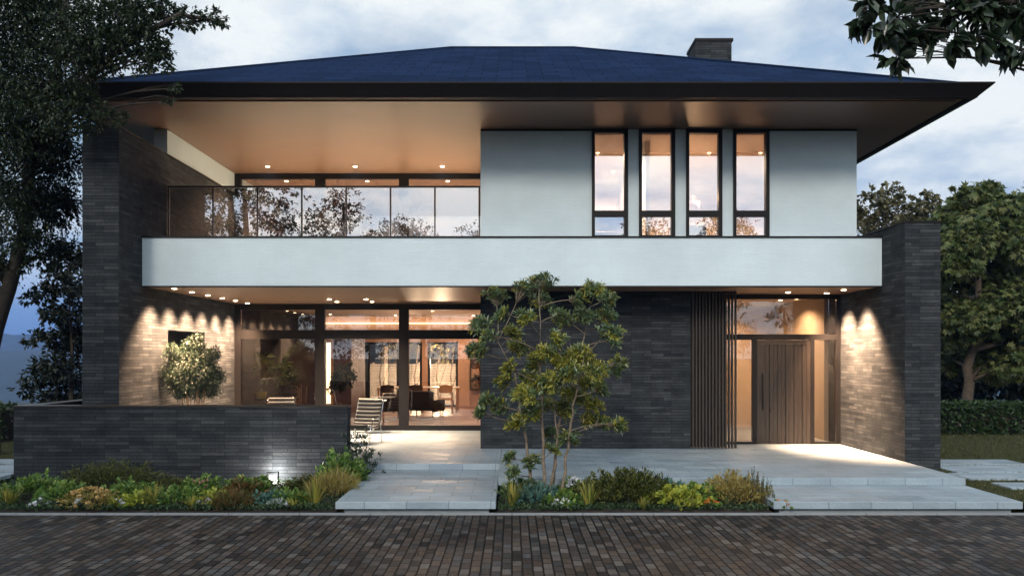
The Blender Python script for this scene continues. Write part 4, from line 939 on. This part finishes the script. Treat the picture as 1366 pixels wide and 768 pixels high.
# courtyard behind the rear windows: fence, thin trees, lamp posts
fn = thing('slat_fence', 'pale horizontal slat fence seen through the rear windows', 'fence', (-3, 35, .1)); m = MB()
for k in range(17): m.box(-8, 2, 35, 35.03, .12 + k * .105, .12 + k * .105 + .088)
m.build('slat_panel', 'fence_wood', fn)
for k in range(6): MB().box(-8 + k * 2 - .05, -8 + k * 2 + .05, 35.035, 35.12, .0, 1.95).build('post', 'fence_wood', fn)
tag(sheet(MB(), -7.9, 1.3, 31.45, 40, .16).build('courtyard', 'stone_tiles'), kind='structure')
for i, (px, lab, leaf) in enumerate(((510, 'thin courtyard tree behind the left rear window', 'leaf_olive'), (556, 'thin courtyard tree behind the middle rear window', 'leaf_gold'), (586, 'thin dark-stemmed courtyard tree behind the right rear window', 'leaf_olive'), (604, 'slanting thin courtyard tree at the right edge of the rear windows', 'leaf_olive'))):
    x = ax(px, 33.4); bl = [(Vector((x + random.uniform(-.8, .8), 33.4 + random.uniform(-.5, .5), random.uniform(1.9, 3.6))), random.uniform(.3, .5)) for _ in range(7)]
    tree('courtyard_tree', lab, 'thin trees in the courtyard', [[(x, 33.4, .1), (x - .1, 33.4, 1.4), (x + .15, 33.4, 3.2)], [(x - .05, 33.4, .8), (x + .5, 33.5, 2.6)]], bl, leaf, 'bark', .12, .05, 300, 'diamond', stem_r=.05, twig=.012)
bl = [(Vector((ax(478, 38) + random.uniform(-1.2, 1.2), 38, random.uniform(1.9, 4.4))), random.uniform(.3, .5)) for _ in range(10)]
tree('dark_courtyard_tree', 'dark tree behind the slat fence at the left rear window', None, [[(ax(478, 38), 38, .1), (ax(478, 38), 38, 3)]], bl, 'leaf_black', 'bark_dark', .2, .1, 220, 'oval', stem_r=.08)
for px, lab in ((560, 'small black lantern hanging behind the middle rear window'), (588, 'small black lantern hanging behind the right rear window')):
    c = at(px, 478, 31.8); t = thing('lantern', lab, 'lantern', tuple(c), 'lanterns behind the rear windows')
    MB().lathe((c.x, c.y, c.z), [(.05, -.1), (.07, -.08), (.07, .08), (.03, .12)], 10).build('lantern_body', 'black_metal', t)
    MB().tube([(c.x, c.y, c.z + .11), (c.x, c.y, 3.7)], .006, 5).build('cord', 'black_metal', t)
    ld = bpy.data.lights.new('lantern_bulb', 'POINT'); ld.energy = 1100; ld.color = (1, .93, .82); ld.shadow_soft_size = .06
    o = link(bpy.data.objects.new('lantern_bulb', ld)); o.location = (c.x, c.y + .15, c.z - .2)
MB().box(-7.9, 1.2, 31.42, 32.2, 3.72, 3.8).build('rear_canopy', 'soffit', house)
# upper rooms
sf_ = thing('headboard', 'violet blue upholstered headboard behind the first narrow window', 'bed', (2.35, 18.9, 4.46))
MB().bbox(1.75, 2.9, 18.9, 19.05, 4.46, 5.62, .03).build('panel', 'blue_fabric', sf_)
MB().bbox(1.75, 2.9, 18.55, 18.88, 4.46, 5.1, .03).build('cabinet', 'dark_wood', sf_)
x_, y_ = ax(925, 18.6), 18.6
tl_ = thing('table_lamp', 'table lamp with a pale pinkish drum shade behind the third narrow window', 'lamp', (x_, y_, 5.22))
MB().lathe((x_, y_, 5.22), [(.16, .26), (.14, .56), (.135, .56), (.155, .26)], 20).build('lamp_shade', 'lamp_shade', tl_, smooth=True)
MB().lathe((x_, y_, 5.22), [(.08, 0), (.08, .02), (.02, .03), (.015, .40)], 14).build('lamp_base', 'chrome', tl_)
sb = thing('sideboard', 'dark sideboard under the table lamp behind the third narrow window', 'cabinet', (x_, y_, 4.46))
MB().bbox(x_ - .25, x_ + .25, y_ - .2, y_ + .22, 4.50, 5.21, .01).build('carcass', 'dark_wood', sb)
legs(sb, x_ - .22, x_ + .22, y_ - .17, y_ + .19, 4.46, 4.50, .02, 'black_metal')
ld = bpy.data.lights.new('table_lamp_bulb', 'POINT'); ld.energy = 150; ld.color = (1, .72, .46); ld.shadow_soft_size = .06
o = link(bpy.data.objects.new('table_lamp_bulb', ld)); o.location = (x_, y_, 5.22 + .66)

# the air: far hills fade in it
hb = MB().box(-2600, 2600, -700, 2100, -64, 130).build('haze', 'haze')
tag(hb, kind='stuff'); hb['label'] = 'thin evening haze over the valley behind the trees'; hb['category'] = 'haze'
# ================================================================== CAMERA, SKY, SUN
cam = bpy.data.cameras.new('camera'); co = link(bpy.data.objects.new('camera', cam)); scene.camera = co
cam.sensor_width = 36; cam.sensor_fit = 'HORIZONTAL'; cam.lens = F / 1366 * 36; cam.clip_start = .1; cam.clip_end = 4000
co.location = (0, 0, H); co.rotation_euler = (R(90), 0, 0)
cam.shift_x = 0; cam.shift_y = (474 - 384) / 1366
SUN_EL, SUN_AZ = R(25), R(180 + 15)      # azimuth measured clockwise from +Y: behind the camera, a little left
w = bpy.data.worlds.new('World'); scene.world = w; w.use_nodes = True
nt = w.node_tree; nt.nodes.clear()
def N(typ, ins=None, **kw):
    nd = nt.nodes.new(typ)
    for k, v in kw.items(): setattr(nd, k, v)
    for k, v in (ins or {}).items():
        if isinstance(v, bpy.types.NodeSocket): nt.links.new(v, nd.inputs[k])
        else: nd.inputs[k].default_value = v
    return nd
sky = N('ShaderNodeTexSky'); sky.sky_type = 'NISHITA'; sky.sun_disc = False; sky.sun_elevation = SUN_EL; sky.sun_rotation = SUN_AZ; sky.air_density = 1.2; sky.dust_density = 1.5; sky.ozone_density = 1.5
tc = N('ShaderNodeTexCoord'); sp = N('ShaderNodeSeparateXYZ', {0: tc.outputs['Generated']})
za = N('ShaderNodeMath', {0: sp.outputs['Z'], 1: .22}, operation='ADD'); za2 = N('ShaderNodeMath', {0: za.outputs[0], 1: .05}, operation='MAXIMUM')
dx = N('ShaderNodeMath', {0: sp.outputs['X'], 1: za2.outputs[0]}, operation='DIVIDE'); dy = N('ShaderNodeMath', {0: sp.outputs['Y'], 1: za2.outputs[0]}, operation='DIVIDE')
cv = N('ShaderNodeCombineXYZ', {0: dx.outputs[0], 1: dy.outputs[0], 2: 3.1})
nz = N('ShaderNodeTexNoise', {'Vector': cv.outputs[0], 'Scale': 1.15, 'Detail': 9, 'Roughness': .52, 'Distortion': .3})
cr = N('ShaderNodeValToRGB', {'Fac': nz.outputs['Fac']}); e = cr.color_ramp.elements
e[0].position = .30; e[0].color = (0, 0, 0, 1); e[1].position = .50; e[1].color = (1, 1, 1, 1)
nz2 = N('ShaderNodeTexNoise', {'Vector': cv.outputs[0], 'Scale': 2.6, 'Detail': 8, 'Roughness': .6})
cc = N('ShaderNodeValToRGB', {'Fac': nz2.outputs['Fac']}); e = cc.color_ramp.elements
e[0].position = .36; e[0].color = (3.9, 5.1, 6.5, 1); e[1].position = .58; e[1].color = (8.0, 8.4, 8.4, 1)
CLOUD = cc; SKYMUL = 1.0
mx = N('ShaderNodeMix', data_type='RGBA'); nt.links.new(cr.outputs['Color'], mx.inputs[0]); nt.links.new(sky.outputs[0], mx.inputs[6]); 
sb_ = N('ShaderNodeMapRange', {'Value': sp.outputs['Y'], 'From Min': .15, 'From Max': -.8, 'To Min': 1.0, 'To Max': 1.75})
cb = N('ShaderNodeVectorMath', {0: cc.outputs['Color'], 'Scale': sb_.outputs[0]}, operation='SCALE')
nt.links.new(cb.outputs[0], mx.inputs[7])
hz = N('ShaderNodeMapRange', {'Value': sp.outputs['Z'], 'From Min': .045, 'From Max': .15})
lo = N('ShaderNodeMapRange', {'Value': sp.outputs['Z'], 'From Min': -.02, 'From Max': .085})
lc = N('ShaderNodeMix', data_type='RGBA'); nt.links.new(lo.outputs[0], lc.inputs[0]); lc.inputs[6].default_value = (.7, 1.3, 2.9, 1); lc.inputs[7].default_value = (2.6, 4.2, 6.8, 1)
mh = N('ShaderNodeMix', data_type='RGBA'); hx = N('ShaderNodeMapRange', {'Value': sp.outputs['X'], 'From Min': -.46, 'From Max': -.26})
hm = N('ShaderNodeMath', {0: hz.outputs[0], 1: hx.outputs[0]}, operation='MAXIMUM')
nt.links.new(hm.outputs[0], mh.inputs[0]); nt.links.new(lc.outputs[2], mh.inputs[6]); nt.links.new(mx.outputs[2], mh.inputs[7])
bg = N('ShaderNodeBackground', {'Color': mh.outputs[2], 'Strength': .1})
wo_ = N('ShaderNodeOutputWorld', {'Surface': bg.outputs[0]})
sl_ = bpy.data.lights.new('sun', 'SUN'); sl_.energy = 1.5; sl_.angle = R(12); sl_.color = (1, .90, .78)
so = link(bpy.data.objects.new('sun', sl_))
d = Vector((math.sin(SUN_AZ) * math.cos(SUN_EL), math.cos(SUN_AZ) * math.cos(SUN_EL), math.sin(SUN_EL)))
so.rotation_euler = (-d).to_track_quat('-Z', 'Y').to_euler(); so.location = d * 60
scene.view_settings.view_transform = 'Standard'; scene.view_settings.look = 'None'; scene.view_settings.exposure = .27; scene.view_settings.gamma = 1
scene.view_settings.use_curve_mapping = False
scene.render.engine = 'CYCLES'
cy = scene.cycles; cy.use_denoising = True; cy.max_bounces = 7; cy.diffuse_bounces = 3; cy.glossy_bounces = 3; cy.transparent_max_bounces = 10; cy.sample_clamp_indirect = 6; cy.caustics_reflective = False; cy.caustics_refractive = False
